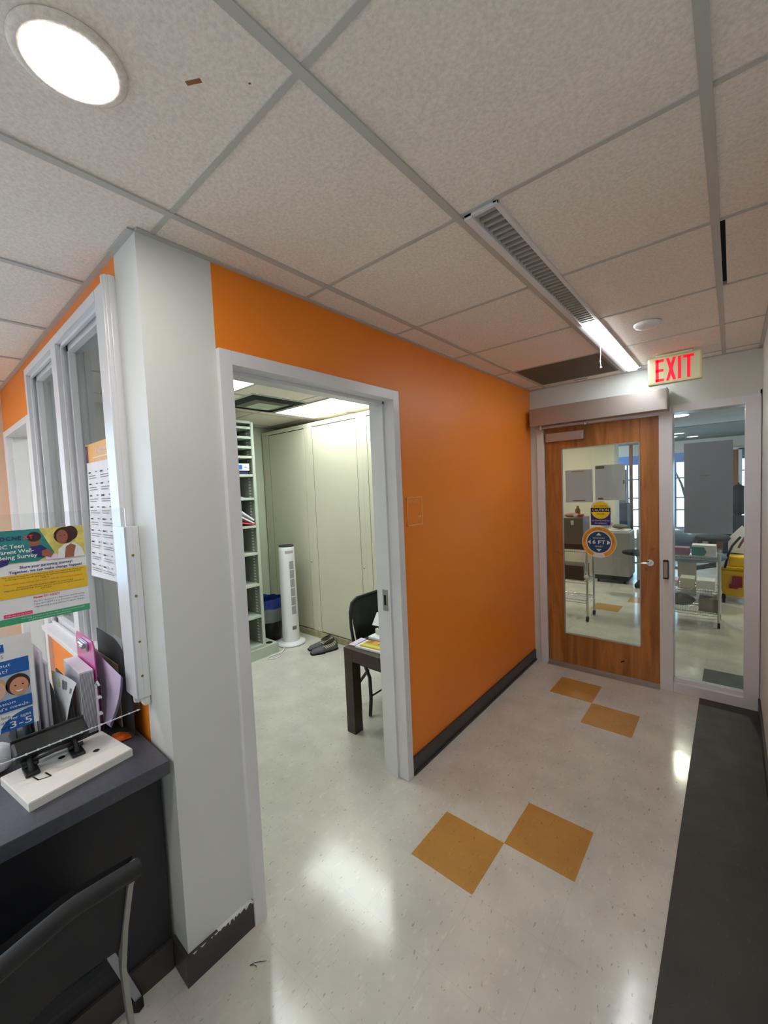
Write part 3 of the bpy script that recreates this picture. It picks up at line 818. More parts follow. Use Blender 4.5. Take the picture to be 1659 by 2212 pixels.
for i, (s, c) in enumerate((('D', 3), ('C', 3), ('N', 3), ('E', 3), ('X', 9), ('T', 8), ('!', 3))):
    p.text(s, .022 + i * .0125, .2385, .015, 5, c, bold=.0004)
p.text('DC Teen', .014, .2155, .0155, 5, 0, bold=.0003)
p.text('Parent Well-', .014, .2005, .0155, 5, 0, bold=.0003, fit=.078)
p.text('Being Survey', .014, .1855, .0155, 5, 0, bold=.0003, fit=.085)
p.text('Share your parenting journey!', wd / 2 + .012, .1555, .0105, 2, 3, align='CENTER', fit=.122, bold=.0002)
p.text('Together, we can make change happen!', wd / 2 + .012, .1435, .0105, 2, 3, align='CENTER', fit=.17, bold=.0002)
p.rect(0, wd, .0745, .1395, 2, 6)
for (s, b_, f, c) in (('This survey focuses on YOU! Assessing your own well-being. Please share', .1325, .19, 7), ('your experience, needs, and goals as expectant and parenting teens', .1265, .175, 7), ('with us.', .1205, .02, 7),
                     ('Teen survey respondents will receive a $25 gift card upon completion.', .1125, .185, 8), ('Survey results will allow DC NEXT! to support and', .1015, .13, 7), ('improve the well-being of teen parents and your program based on', .0955, .185, 7), ('your input.', .0895, .026, 7)):
    p.text(s, wd / 2 + .006, b_, .0058, 3, c, align='CENTER', fit=f, res=1)
p.text('About DC NEXT!', .082, .064, .0088, 2, 8, fit=.062, bold=.0002)
for (s, b_) in (('The DC Network for Expectant and Parenting', .0535), ('Teens (DC NEXT!) is an innovative collaborative', .0455), ('empowering young parents to ignite change.', .0375)):
    p.text(s, .082, b_, .006, 2, 3, fit=.122, res=1)
p.rect(.016, .078, .022, .0315, 2, 9); p.text('Take the survey here!', .02, .0245, .0062, 3, 0, fit=.054, res=1)
p.rect(0, wd, 0, .019, 2, 11)
p.text('Funding provided by the office of adolescent health', wd / 2 + .02, .0115, .0055, 3, 0, align='CENTER', fit=.15, res=1)
p.text('programs and services for parenting teens', wd / 2 + .01, .0045, .0055, 3, 0, align='CENTER', fit=.1, res=1)
tag(p.build('flyer', ['whitepaper', 'photoyellow', 'teal', 'navy', 'skin1', 'hair', 'gold', 'printdark', 'redtext', 'pinkprint', 'lilac', 'green']), 'upper flyer on the clear screen about a teen parent well-being survey', 'flyer')

p = poster(-.214, 1.014, ht, .216)
p.rect(0, wd, 0, ht, 0, 0)
for i, chx in enumerate('EARLY'):
    p.rect(.04 + i * .0235, .0615 + i * .0235, .226, .2475, 1, 1); p.text(chx, .0508 + i * .0235, .2295, .0205, 2, 0, align='CENTER')
p.rect(.04, .156, .2235, .2248, 1, 1)
for i, chx in enumerate('STAGES'): p.text(chx, .048 + i * .0205, .208, .014, 1, 4, align='CENTER')
p.rect(0, .205, .158, .2, 1, 1)
p.text('Concerns about', .166, .183, .0145, 2, 0, align='RIGHT', fit=.125)
p.text('development?', .16, .166, .0145, 2, 0, align='RIGHT', fit=.11)
p.rect(0, .205, .088, .158, 1, 5)
for (a, sk, hr, sc) in ((.178, 6, 7, 1), (.128, 8, 9, 1.06), (.07, 6, 7, 1)):
    p.disc(a, .126, .0265 * sc, .03 * sc, 2, hr); p.disc(a + .002, .12, .0205 * sc, .0255 * sc, 3, sk)
    for sgn in (-1, 1): p.disc(a + .002 + sgn * .008, .124, .0025, .0016, 4, 7)
    p.poly([(a - .007, .109), (a + .011, .109), (a + .006, .105), (a - .002, .105)], 4, 0)
p.rect(0, .205, .056, .09, 5, 1)
p.text('Free evaluation', .17, .0765, .0115, 6, 0, align='RIGHT', fit=.11)
p.text("for your child's needs.", .2, .063, .0115, 6, 0, align='RIGHT', fit=.15)
p.text('Get help.', .158, .038, .011, 1, 3, align='RIGHT')
p.text('Early', .152, .024, .012, 1, 1, align='RIGHT'); p.text('stages.org', .155, .010, .012, 1, 1, align='RIGHT', fit=.062)
p.disc(.205, 0, .072, .05, 1, 1, t0=PI / 2, t1=PI); p.poly([(.205, 0), (.205, .05), (.133, 0)], 1, 1)
p.text('for ages', .178, .030, .012, 2, 0, align='CENTER', fit=.044); p.text('3-5', .177, .007, .026, 2, 0, align='CENTER', fit=.048)
tag(p.build('flyer', ['whitepaper', 'blue', 'navy', 'printdark', 'print', 'skyprint', 'skin3', 'hair', 'skin2', 'hairblond']), 'lower white and blue flyer on the clear screen about child evaluation for ages 3-5', 'flyer')

# list taped inside window
p = MB().plane((-.872, .1375, 1.305), (1, 0, 0), (0, 0, 1), (0, -1, 0)); pw, ph = .34, .6
p.grid(lambda u, v: (-.872 + u * pw, .1372 - .018 * (1 - v) ** 2 * (1 - u), 1.305 + v * ph), 8, 8, 0)
p.o = V((-.872, .1368, 1.305))
p.rect(0, pw, ph - .082, ph, 1, 1); p.rect(.0, .035, ph - .08, ph - .005, 2, 2); p.rect(.012, .026, ph - .07, ph - .02, 3, 4)
p.text('Notice', .16, ph - .05, .045, 2, 3, fit=.12); p.rect(.1, .31, ph - .066, ph - .062, 2, 3)
rr = random.Random(3)
for c2 in range(2):
    for r_ in range(9):
        zz = ph - .13 - r_ * .052; xx = .02 + c2 * .165
        off = .024 * (1 - zz / ph) ** 2
        p.o = V((-.872, .1366 - .0185 * (1 - zz / ph) ** 2 * 1, 1.305))
        p.rect(xx, xx + .035, zz, zz + .006, 1, 5); p.rect(xx + .1, xx + .125, zz + .002, zz + .007, 1, 6)
        for q in range(2): p.rect(xx, xx + .09 + rr.random() * .045, zz - .014 - q * .01, zz - .0112 - q * .01, 1, 6)
tag(p.build('paper_list', ['whitepaper', 'gold2', 'navy', 'whitepaper', 'maroon', 'printdark', 'print']) if 'gold2' in M else p.build('paper_list', ['whitepaper', 'ring', 'navy', 'whitepaper', 'maroon', 'printdark', 'print']), 'long printed list with an orange header taped to the window glass', 'paper')

# foam box tray on the counter
fb = thing('foam_packaging', 'flat white foam packaging block with two holes on the counter', 'packaging', (-.21, -.14, CT))
pts = [(-.088, -.261), (-.129, .012), (-.34, -.018), (-.306, -.294)]
b = MB()
n_ = []
def inset(p_, k):
    cx_ = sum(a for a, _ in p_) / 4; cy_ = sum(b_ for _, b_ in p_) / 4
    return [(cx_ + (a - cx_) * k, cy_ + (b_ - cy_) * k) for a, b_ in p_]
i1 = inset(pts, .985)
b._add([(x, y, CT) for x, y in pts] + [(x, y, CT + .022) for x, y in pts] + [(x, y, CT + .0255) for x, y in i1],
       [(0, 1, 5, 4), (1, 2, 6, 5), (2, 3, 7, 6), (3, 0, 4, 7), (4, 5, 9, 8), (5, 6, 10, 9), (6, 7, 11, 10), (7, 4, 8, 11), (8, 9, 10, 11), (3, 2, 1, 0)], 0)
b.build('block', 'foam', fb)
for (x, y) in ((-.268, -.15), (-.215, -.068)):
    MB().lathe([(0, .0262), (.0095, .0262)], (x, y, CT), seg=20).build('hole', 'blackprint', fb)
hl = MB().plane((0, 0, CT + .0258), (1, 0, 0), (0, 1, 0), (0, 0, 1))
hl.poly([(-.222, -.232), (-.188, -.224), (-.189, -.220), (-.223, -.228)], 1, 0); hl.poly([(-.188, -.224), (-.180, -.196), (-.183, -.195), (-.191, -.222)], 1, 0); hl.poly([(-.216, -.204), (-.180, -.196), (-.181, -.191), (-.217, -.199)], 1, 0)
hl.build('slot', 'blackprint', fb)
b = MB().plane((0, 0, CT + .0258), (1, 0, 0), (0, 1, 0), (0, 0, 1)); b.poly([(-.225, -.26), (-.19, .0), (-.192, .0), (-.227, -.26)], .5, 0); b.build('crease', 'greypaper', fb)

# black stand with two clamp feet
bs = thing('screen_stand', 'black rail with two clamp feet sitting on the white foam block', 'stand', (-.3, -.16, CT + .037))
z0 = CT + .0262
MB().box(-.335, -.27, -.262, -.07, z0 + .035, z0 + .07, bev=.008, rot=Matrix.Rotation(.35, 3, 'Y')).box(-.338, -.33, -.262, -.07, z0 + .03, z0 + .085, bev=.003).build('rail', 'vinyl', bs)
for y in (-.228, -.112):
    f = MB(); f.tube([(-.31, y, z0 + .045), (-.28, y, z0 + .035), (-.255, y, z0 + .02), (-.25, y, z0 + .006)], .008)
    f.box(-.285, -.225, y - .018, y + .018, z0, z0 + .009, bev=.003)
    f.cyl((-.265, y - .02, z0 + .02), (-.265, y + .02, z0 + .02), .007)
    f.build('clamp_foot', 'vinyl', bs)
a = MB(); a.tube([(-.27, -.215, z0 + .03), (-.245, -.2, z0 + .042), (-.235, -.17, z0 + .048), (-.245, -.14, z0 + .042), (-.27, -.125, z0 + .03)], .007); a.build('arch', 'vinyl', bs)

# file sorter
sx0, sx1 = -.64, -.3
so = thing('file_sorter', 'black desktop file sorter with curved dividers against the window', 'organizer', (-.45, -.07, CT))
MB().box(sx0, sx1, -.235, .062, CT, CT + .008, bev=.002).build('base', 'blackplastic', so)
def divider(y, xb, xf, zt, zf, r, nm='divider', t=.003):
    pts = [(xb, CT + .008), (xf, CT + .008), (xf, zf)]
    for k in range(1, 9):
        a = PI / 2 * k / 9
        pts.append((xf - (1 - math.cos(a)) * r * 1.0 - 0, zf + math.sin(a) * (zt - zf)))
    pts.append((xf - r, zt)); pts.append((xb, zt))
    return MB().prism(pts, 'y', y, y + t).build(nm, 'blackplastic', so)
for y in (-.232, -.195): divider(y, -.63, -.46, .93, .85, .13)
divider(-.120, -.63, -.415, .985, .83, .17)
divider(-.083, -.63, -.40, 1.0, .87, .12)
divider(-.0145, -.63, -.40, .95, .86, .12, t=.0015)
divider(.054, -.6, -.236, 1.128, .99, .19, 'back_panel')
ZB = CT + .0085
def sheet(name, label, cat, mats, x0, x1, y0, y1, z1, bev=.0015, z0=ZB, rot=None, parts=None, pivot=None):
    o = MB().box(x0, x1, y0, y1, z0, z1, bev=bev, rot=rot, pivot=pivot)
    return tag(o.build(name, mats), label, cat)
# booklets block
bk = MB().box(-.612, -.392, -.060, -.016, ZB, 1.032, bev=.002)
for k in range(12): bk.box(-.3922, -.3916, -.057 + k * .0034, -.0555 + k * .0034, ZB + .004, 1.026, m=1)
tag(bk.build('paper_ream', ['whitepaper', 'print']), 'thick white stack of forms standing in the file sorter', 'paper stack')
tag(MB().prism([(-.5, .9), (-.47, .98), (-.452, .97), (-.452, .86), (-.49, .84)], 'y', -.0622, -.0606).build('index_tab', 'redpaper'), 'small red tab sheet in front of the thick white stack', 'paper')
cb = thing('clipboard', 'pink clipboard with a metal clip standing behind the white stack', 'clipboard', (-.5, -.008, ZB))
MB().prism([(-.62, ZB), (-.385, ZB), (-.385, 1.115), (-.4, 1.133), (-.605, 1.133), (-.62, 1.115)], 'y', -.012, -.008).build('board', 'pink', cb)
MB().box(-.55, -.45, -.02, -.0125, 1.085, 1.118, bev=.003).cyl((-.53, -.02, 1.105), (-.47, -.02, 1.105), .008).box(-.52, -.48, -.03, -.02, 1.09, 1.1, bev=.002).build('clip', 'chrome', cb)
# purple folder, lilac sheets, kraft folder
sheet('folder', 'dark purple folder between the pink clipboard and lilac papers', 'folder', 'purple', -.62, -.385, -.001, .002, .99)
lp = MB()
for k in range(3):
    lp.grid(lambda u, v: (-.55 + .21 * u + v * (.03 + .095 * u) - .004 * k, .006 + .004 * k + .014 * math.sin(2.6 * v) + .006 * u * v, ZB + v * (.275 - .035 * u) + .02 * u * (1 - v) - .006 * k), 8, 10)
tag(lp.build('lilac_papers', 'lilac'), 'loose lilac paper sheets curling in the file sorter', 'paper')
sheet('folder', 'brown kraft folder standing in front of the tall black panel', 'folder', 'kraft', -.63, -.335, .044, .048, 1.04)
# curled leaflet
def leafpt(u, v):
    b_ = V((-.50 + .085 * u, -.108, ZB + .005 + .03 * u)); t_ = V((-.53 + .30 * u, -.114 + .012 * u, 1.03 + .03 * u))
    q = b_.lerp(t_, v); q.y += .010 * math.sin(PI * v) * u + .004 * math.sin(PI * u) ; q.x -= .05 * math.sin(PI * v) * u
    return (q.x, q.y, q.z)
lf = MB().grid(leafpt, 10, 12)
def leafmark(u0, u1, v0, v1, mm):
    lf._add([tuple(V(leafpt(a, b_)) + V((.0003, -.0012, 0))) for a, b_ in ((u0, v0), (u1, v0), (u1, v1), (u0, v1))], [(0, 1, 2, 3)], mm)
leafmark(.02, .1, .9, .97, 1); leafmark(.25, .3, .74, .9, 1)
for k in range(4): leafmark(.42 + k * .06, .45 + k * .06, .72, .9, 2)
leafmark(.82, .9, .68, .8, 2)
tag(lf.build('leaflet', ['whitepaper', 'lime', 'print']), 'white leaflet curling forward out of the front slots', 'leaflet')
for k, (y, z1, x1) in enumerate(((-.182, 1.13, -.47), (-.168, 1.15, -.50), (-.152, 1.12, -.46), (-.138, 1.07, -.47))):
    nm = ['frontmost white sheaf of paper in the file sorter', 'tallest white sheaf, just behind the frontmost one', 'greyish sheaf in the middle of the front slots', 'shortest white sheaf, next to the curved black divider'][k]
    sheet('paper_sheaf', nm, 'paper', 'whitepaper' if k != 2 else 'greypaper', -.625, x1, y, y + .008, z1, rot=Matrix.Rotation(-.03, 3, 'Y'), pivot=(-.625, y, ZB))
# white plastic caddy bracket
wb = MB().box(-.352, -.345, -.026, -.02, ZB, .985, bev=.002).box(-.352, -.33, -.026, -.012, .94, .946, bev=.001).box(-.352, -.33, -.026, -.012, .88, .886, bev=.001).tube([(-.35, -.024, .985), (-.342, -.02, 1.0), (-.336, -.016, .985)], .004)
tag(wb.build('plastic_holder', 'white'), 'slim white plastic holder with two tabs at the end of the sorter', 'holder')
ow = MB().grid(lambda u, v: (-.325 + u * .075 + .01 * v, -.012 + v * .06, CT + .003 + .014 * math.sin(PI * u) * math.sin(PI * v) + .002 * math.sin(u * 20)), 10, 8)
tag(ow.build('snack_wrapper', 'orangewrap'), 'crinkled orange snack wrapper on the counter', 'wrapper')
def crum(d): return 1 + .12 * noise.noise(V(d) * 3.5)
tag(MB().sphere((-.40, -.29, CT + .045), .048, sx=1, sy=1, sz=.93, fn=crum, seg=28).build('paper_ball', 'whitepaper'), 'crumpled white paper ball under the lower flyer', 'paper')
tk = MB().box(-.58, -.46, -.36, -.28, CT, CT + .1, bev=.004, m=0)
tag(tk.build('desk_box', 'vinyl'), 'small black box beside the file sorter', 'box')

tag(MB().tube([(.115, .245, .0022), (.122, .262, .0022), (.132, .272, .0022), (.15, .29, .0022)], .0009, seg=6).tube([(.115, .245, .0022), (.125, .255, .0022), (.14, .258, .0022)], .0008, seg=6).build('thread', 'shoesole'), 'tiny dark thread lying on the floor near the white column', 'thread')

# ================================================================== NEAR CHAIR
nc = thing('office_chair', 'black padded chair with grey metal frame pushed up to the counter', 'chair', (.12, -.36, 0))
yR, yL = -.135, -.60
def railpt(t, z, dx=0):   # t 0 (right end) -> 1 (left end)
    y = yR + (yL - yR) * t
    return (.315 + .3 * min(.2, max(0, -.26 - y)) + dx, y, z)
bk = MB()
def bsurf(side):
    def f(u, v):
        x, y, z = railpt(u, 0)
        zz = .46 + v * .345 + .012 * math.sin(PI * u)
        lean = (v - 1) * .15
        r = .016 if side > 0 else -.016
        k = math.sin(PI * min(1, max(0, u))) ** .2 * math.sin(PI * min(1, max(.001, v))) ** .25 if 0 < u < 1 and 0 < v < 1 else 0
        return (x + lean + r * k, y, zz)
    return f
bk.grid(bsurf(1), 24, 16).grid(bsurf(-1), 24, 16)
bk.build('backrest', 'fabric', nc)
rl = MB(); rl.tube([(railpt(t / 20, 0)[0] + .04, railpt(t / 20, 0)[1], .80 + .008 * math.sin(PI * t / 20)) for t in range(21)], [.025] * 21, seg=12, sx=.75)
rl.tube([(railpt(t / 20, 0)[0] + .035, railpt(t / 20, 0)[1], .775 + .012 * math.sin(PI * t / 20)) for t in range(21)], [.005] * 21, seg=6)
rl.build('top_rail', 'blackplastic', nc)
MB().box(-.09, .17, yL + .03, yR - .03, .405, .465, bev=.02).build('seat', 'fabric', nc)
for nm, y in (('right', yR), ('left', yL)):
    lg = MB()
    P_ = [(.322, y, .785), (.275, y, .714), (.203, y, .55), (.160, y, .41), (.171, y, .343), (.191, y, .265), (.25, y, .012)]
    for i in range(len(P_) - 1):
        a, b2 = V(P_[i]), V(P_[i + 1]); d_ = (b2 - a).normalized(); n2 = V((-d_.z, 0, d_.x)) * .012
        t2 = V((0, .006, 0))
        vs = [a - n2 - t2, a + n2 - t2, a + n2 + t2, a - n2 + t2, b2 - n2 - t2, b2 + n2 - t2, b2 + n2 + t2, b2 - n2 + t2]
        lg._add(vs, [(0, 1, 2, 3), (4, 7, 6, 5), (0, 4, 5, 1), (1, 5, 6, 2), (2, 6, 7, 3), (3, 7, 4, 0)])
    lg.build('leg', 'greymetal', nc)
    fy = y + (.085 if nm == 'right' else -.02)
    fl = MB(); a = V((.0, y - .02, .41)); b2 = V((-.062, fy, .045))
    fl.cyl(a, b2, .015, .014, seg=4, smooth=False); q = fl.build('leg', 'silver', nc)
    MB().cyl((-.062, fy, .045), (-.066, fy + .003, .004), .017, .017, seg=6).build('foot', 'rubber', q)

# ================================================================== RECORDS ROOM
def records():
    # cream cabinets
    yf = 2.53
    for k, (xa, xb, lab) in enumerate(((-3.06, -2.18, 'cream metal storage cabinet in the far left corner'), (-2.18, -1.37, 'middle cream metal storage cabinet behind the shoes'), (-1.37, -.56, 'cream metal storage cabinet partly hidden by the right door frame'))):
        c = thing('storage_cabinet', lab, 'cabinet', ((xa + xb) / 2, yf + .3, 0), group='cream cabinets in the records room')
        B = MB()
        B.box(xa, xb, yf + .02, yf + .6, .0, 2.405)
        B.box(xa, xa + .07 if k else xa + .14, yf - .003, yf + .02, .075, 2.36, bev=.002)
        B.box(xb - .07, xb, yf - .003, yf + .02, .075, 2.36, bev=.002)
        B.box(xa, xb, yf - .005, yf + .02, 2.36, 2.405, bev=.003)
        B.build('body', 'cream', c)
        MB().box(xa, xb, yf - .012, yf + .02, 0, .07, bev=.003).build('toe_kick', 'creamkick', c)
        da = xa + (.075 if k else .145); db = xb - .075
        d = MB().box(da, db, yf - .004, yf + .012, .082, 2.352, bev=.003).build('door', 'cream', c)
        G = MB().box(da - .011, da, yf - .002, yf + .021, .082, 2.352).box(da, db, yf, yf + .0205, 2.352, 2.357)
        G.build('shadow_gap', 'creamdark', c)
        MB().sphere((xb - .035, yf - .012, .87), .012, sy=.8).cyl((xb - .035, yf, .87), (xb - .035, yf - .01, .87), .005).build('knob', 'chrome', c)
    # open shelf unit
    s = thing('open_shelf', 'tall open metal shelf unit with slotted sides', 'shelf', (-2.41, 1.5, 0))
    x0, x1, ya, yb = -2.62, -2.22, .95, 1.875
    MB().box(x0, x1, yb - .028, yb, .0, 2.362, bev=.002).build('side_panel', 'shelf', s)
    MB().box(x0, x1, ya, ya + .028, 0, 2.362, bev=.002).build('side_panel', 'shelf', s)
    MB().box(x0, x0 + .01, ya + .028, yb - .028, .1, 2.36).build('back_panel', 'shelfbackshade', s)  # near-black colour paints in the shade at the back of the shelf
    MB().box(x0 + .01, x1 - .012, yb - .031, yb - .0285, .1, 2.34).build('side_shade', 'shelfshade', s)  # thin dark sheet, paints shade onto the inner side panel
    MB().box(x0 - .02, x1 + .02, ya, 2.01, 0, .105, bev=.003).build('plinth', 'shelf', s)
    for z in (2.345, 2.29, 2.195, 2.1, 2.005, 1.825, 1.595, 1.318, 1.045, .73, .41, .107):
        MB().box(x0 + .01, x1, ya + .028, yb - .0315, z, z + .024, bev=.002).build('shelf_board', 'shelf', s)
    sl = MB()
    for k in range(72):
        z = .15 + k * .03
        sl.box(x1 - .09, x1 - .055, yb - .0325, yb - .0312, z, z + .014)
    sl.build('slot_strip', 'shelf', s)
    MB().lathe([(0, .1058), (.035, .1058)], (-2.27, 1.945, 0), seg=20).build('hole', 'black', s)
    bx = MB().box(-2.52, -2.235, 1.6, 1.818, 1.885, 1.955, bev=.004)
    bx.plane((-2.2345, 1.6, 1.885), (0, 1, 0), (0, 0, 1), (1, 0, 0)); bx.rect(.1, .14, .012, .055, 1, 1); bx.rect(.16, .19, .03, .036, 1, 2)
    tag(bx.build('storage_box', ['white', 'bluelabel', 'print']), 'white box with a blue label lying on the shelf', 'box')
    MB_ = MB().box(-2.5, -2.25, 1.58, 1.81, 1.8495, 1.884, bev=.003)
    tag(MB_.build('dark_binder', 'navy'), 'dark navy folder under the white box on the shelf', 'folder')
    for k, (z, ang, lab, mm) in enumerate(((1.345, .18, 'lowest tilted magazine on the open shelf', 'redpaper'), (1.36, .5, 'middle tilted magazine on the open shelf', 'whitepaper'), (1.40, .62, 'topmost tilted magazine leaning on the shelf', 'whitepaper'))):
        m_ = MB().box(-2.5, -2.235, 1.835 - .23, 1.835, z, z + .014, rot=Matrix.Rotation(-ang, 3, 'X'), pivot=(-2.3, 1.835 - .01 * k, z))
        tag(m_.build('magazine', [mm]), lab, 'magazine')
    tag(MB().grid(lambda u, v: (-2.5 + u * .26, 1.6 + v * .22, 1.6195 + .1 * (1 - v) ** 3 + .001), 6, 8).build('loose_papers', 'greypaper'), 'loose papers curling on the shelf above the magazines', 'paper')
    # tower fan
    cx, cy = -2.30, 2.245
    f = thing('tower_fan', 'white tower fan on a round base in front of the cabinets', 'fan', (cx, cy, 0))
    MB().lathe([(0, 0), (.15, 0), (.158, .008), (.158, .018), (.14, .03), (.08, .042), (0, .046)], (cx, cy, 0), seg=40).build('base', 'white', f)
    def col(u, v):
        t = 2 * PI * u; z = .04 + v * 1.04
        r = .092 - .008 * v - (.012 if v > .985 else 0)
        return (cx + r * math.cos(t), cy + r * math.sin(t), z)
    bd = MB().grid(col, 36, 40)
    bd.build('body', 'white', f)
    MB().lathe([(0, 1.078), (.07, 1.078), (.078, 1.074), (.079, 1.07), (.079, 1.085), (0, 1.087)], (cx, cy, 0), seg=32).build('top_cap', 'printdark', f)
    # grille facing +x -y side
    g = MB(); th0 = math.radians(-4)
    for kz in range(6):
        za = .34 + kz * .098
        for j in range(13):
            z = za + j * .0068
            for dth in (-.22, -.11, 0, .11, .22):
                pass
            a0, a1 = th0 - .3, th0 + .3
            vs = []
            for i in range(7):
                a = a0 + (a1 - a0) * i / 6; r = .0925 - .008 * ((z - .04) / 1.04)
                vs.append((cx + r * math.cos(a), cy + r * math.sin(a), z)); vs.append((cx + r * math.cos(a), cy + r * math.sin(a), z + .0042))
            g._add(vs, [(2 * i, 2 * i + 2, 2 * i + 3, 2 * i + 1) for i in range(6)])
    g.build('grille', 'print', f)
    dp = MB()
    def curved(a0, a1, z0, z1, mm):
        vs = []
        for i in range(9):
            a = a0 + (a1 - a0) * i / 8
            for z in (z0, z1):
                r = .0925 - .008 * ((z - .04) / 1.04); vs.append((cx + r * math.cos(a), cy + r * math.sin(a), z))
        dp._add(vs, [(2 * i, 2 * i + 2, 2 * i + 3, 2 * i + 1) for i in range(8)], mm)
    curved(th0 - .75, th0 + .35, 1.0, 1.03, 0); dp.build('control_panel', ['display'], f)
    for (nm_, a_, b__, c_, d_, m_) in (('rating_label', th0 - .35, th0 + .2, .17, .21, 'print'), ('upper_seam', -PI, PI, .945, .9475, 'display'), ('lower_seam', -PI, PI, .325, .3275, 'display')):
        dp = MB(); curved(a_, b__, c_, d_, 0); dp.build(nm_, m_, f)
    cdp = MB().tube([(-2.23, 2.10, .012), (-2.16, 2.02, .007), (-2.08, 1.93, .006), (-2.08, 1.86, .006), (-2.13, 1.83, .006), (-2.165, 1.87, .006), (-2.15, 1.96, .006), (-2.19, 2.09, .008)], .005, seg=8)
    cdp.build('power_cord', 'white', f)
    # bin
    bx_, by_ = -2.63, 2.2
    bn = thing('waste_bin', 'black waste bin with blue and clear liners behind the fan', 'bin', (bx_, by_, 0))
    MB().lathe([(0, 0), (.125, 0), (.15, .33), (.145, .33), (.12, .01), (0, .01)], (bx_, by_, 0), seg=32).build('bucket', 'binblack', bn)
    def liner(r, z0, z1, amp, s):
        def fn(u, v):
            t = 2 * PI * u; n_ = noise.noise(V((math.cos(t) * 2.3, math.sin(t) * 2.3, v * 3 + s)))
            rr_ = r + amp * n_ + .012 * math.sin(v * PI)
            return (bx_ + rr_ * math.cos(t), by_ + rr_ * math.sin(t), z0 + (z1 - z0) * v + .02 * noise.noise(V((math.cos(t) * 2, math.sin(t) * 2, s + 5))) * (v > .5))
        return fn
    MB().grid(liner(.148, .30, .475, .02, 1), 48, 8).build('blue_liner', 'bagblue', bn)
    MB().grid(liner(.165, .22, .37, .02, 4), 48, 8).build('clear_liner', 'clearbag', bn)
    # shoes
    def shoe(cx_, cy_, ang, lab):
        r = thing('shoe', lab, 'shoe', (cx_, cy_, 0), group='pair of grey slip-on shoes')
        R_ = Matrix.Rotation(ang, 3, 'Z')
        def tr(x, y, z): q = R_ @ V((x, y, z)); return (cx_ + q.x, cy_ + q.y, z)
        def width(s_): return .05 * (1 - .28 * abs(math.sin(s_ * PI * .9 + .5)) * (s_ > .45)) * (math.sin(PI * min(1, max(.0, (s_ * .94 + .05)))) ** .42)
        def top(s_): return .045 + .055 * s_ ** 1.3 + (.03 * max(0, s_ - .75) * 4 * .5)
        def up(u, v):
            s_ = u; a = PI * v; w = width(s_); h = top(s_) * (1 if 0.04 < s_ < .99 else .55)
            return tr(-.145 + .29 * s_, math.cos(a) * w, .016 + math.sin(a) ** .7 * (h - .016))
        mb = MB().grid(up, 26, 14); mb.build('upper', 'shoegrey', r)
        MB().lathe([(0, .0), (1, 0), (1.04, .008), (1, .018), (0, .018)], (0, 0, 0), seg=28)
        so_ = MB(); prof = [(-.148 + .296 * i / 20, width(i / 20) + .004) for i in range(21)]
        ring = [tr(x, w, 0) for x, w in prof] + [tr(x, -w, 0) for x, w in prof[::-1]]
        n_ = len(ring)
        vs = ring + [(p_[0], p_[1], .019) for p_ in ring]
        so_._add(vs, [(i, (i + 1) % n_, n_ + (i + 1) % n_, n_ + i) for i in range(n_)] + [tuple(range(n_))[::-1], tuple(range(n_, 2 * n_))])
        so_.build('sole', 'shoesole', r)
        cf = MB()
        for k in range(7):
            s0 = .52 + k * .065
            for sgn in (-1, 1):
                vs = []
                for j in range(6):
                    v_ = .12 + j * .065; s1 = s0 - j * .018
                    for ds in (0, .03):
                        x, y, z = up(min(.99, s1 + ds), v_ if sgn > 0 else 1 - v_)
                        q = V((x, y, z)); c0 = V(tr(-.145 + .29 * s1, 0, .02)); q = c0 + (q - c0) * 1.03; vs.append(q)
                cf._add(vs, [(2 * j, 2 * j + 2, 2 * j + 3, 2 * j + 1) for j in range(5)])
        cf.build('side_rib', 'creamrib', r)
        op_ = MB().lathe([(0, 0), (1, 0)], (0, 0, 0), seg=4)
        o2 = MB(); pts2 = []
        for i in range(20):
            t = 2 * PI * i / 20; pts2.append(tr(.055 + .06 * math.cos(t), .026 * math.sin(t), .098 + .018 * math.cos(t)))
        o2._add(pts2, [tuple(range(20))]); o2.build('opening', 'shoesole', r)
    ang = math.atan2(.30, .11)
    shoe(-1.80, 2.285, ang, 'nearer of the two grey slip-on shoes by the cabinet')
    shoe(-1.915, 2.345, ang + .05, 'farther grey slip-on shoe, tucked behind its pair')
    # low table
    t = thing('side_table', 'low dark brown wooden table with square legs', 'table', (-.38, 1.86, 0))
    x0, x1, ya, yb, zt = -.608, -.17, 1.438, 2.28, .59
    MB().box(x0, x1, ya, yb, zt - .03, zt, bev=.003).build('tabletop', 'darkwood', t)
    MB().box(x0 + .005, x1 - .005, ya + .004, ya + .03, zt - .085, zt - .03).box(x0 + .005, x0 + .03, ya + .03, yb - .03, zt - .085, zt - .03).box(x0 + .005, x1 - .005, yb - .03, yb - .004, zt - .085, zt - .03).build('apron', 'darkwood', t)
    for (a, b_) in ((x0, ya), (x1 - .078, ya), (x0, yb - .078), (x1 - .078, yb - .078)):
        MB().box(a + .001, a + .077, b_ + .001, b_ + .077, 0, zt - .03, bev=.003).build('leg', 'darkwood', t)
    # things on the table
    z = zt + .0005
    def flat(name, lab, cat, mm, cx_, cy_, w, l, h, a, z_=z, bev=.001, marks=()):
        mb = MB().box(cx_ - w / 2, cx_ + w / 2, cy_ - l / 2, cy_ + l / 2, z_, z_ + h, bev=bev, rot=Matrix.Rotation(a, 3, 'Z'))
        return tag(mb.build(name, mm), lab, cat)
    flat('notepad', 'thick white pad at the table edge nearest the doorway', 'notepad', 'whitepaper', -.39, 1.55, .30, .13, .012, .06)
    flat('magazine', 'lilac and white magazine at the left table edge', 'magazine', 'lilac', -.588, 1.56, .05, .14, .004, .1)
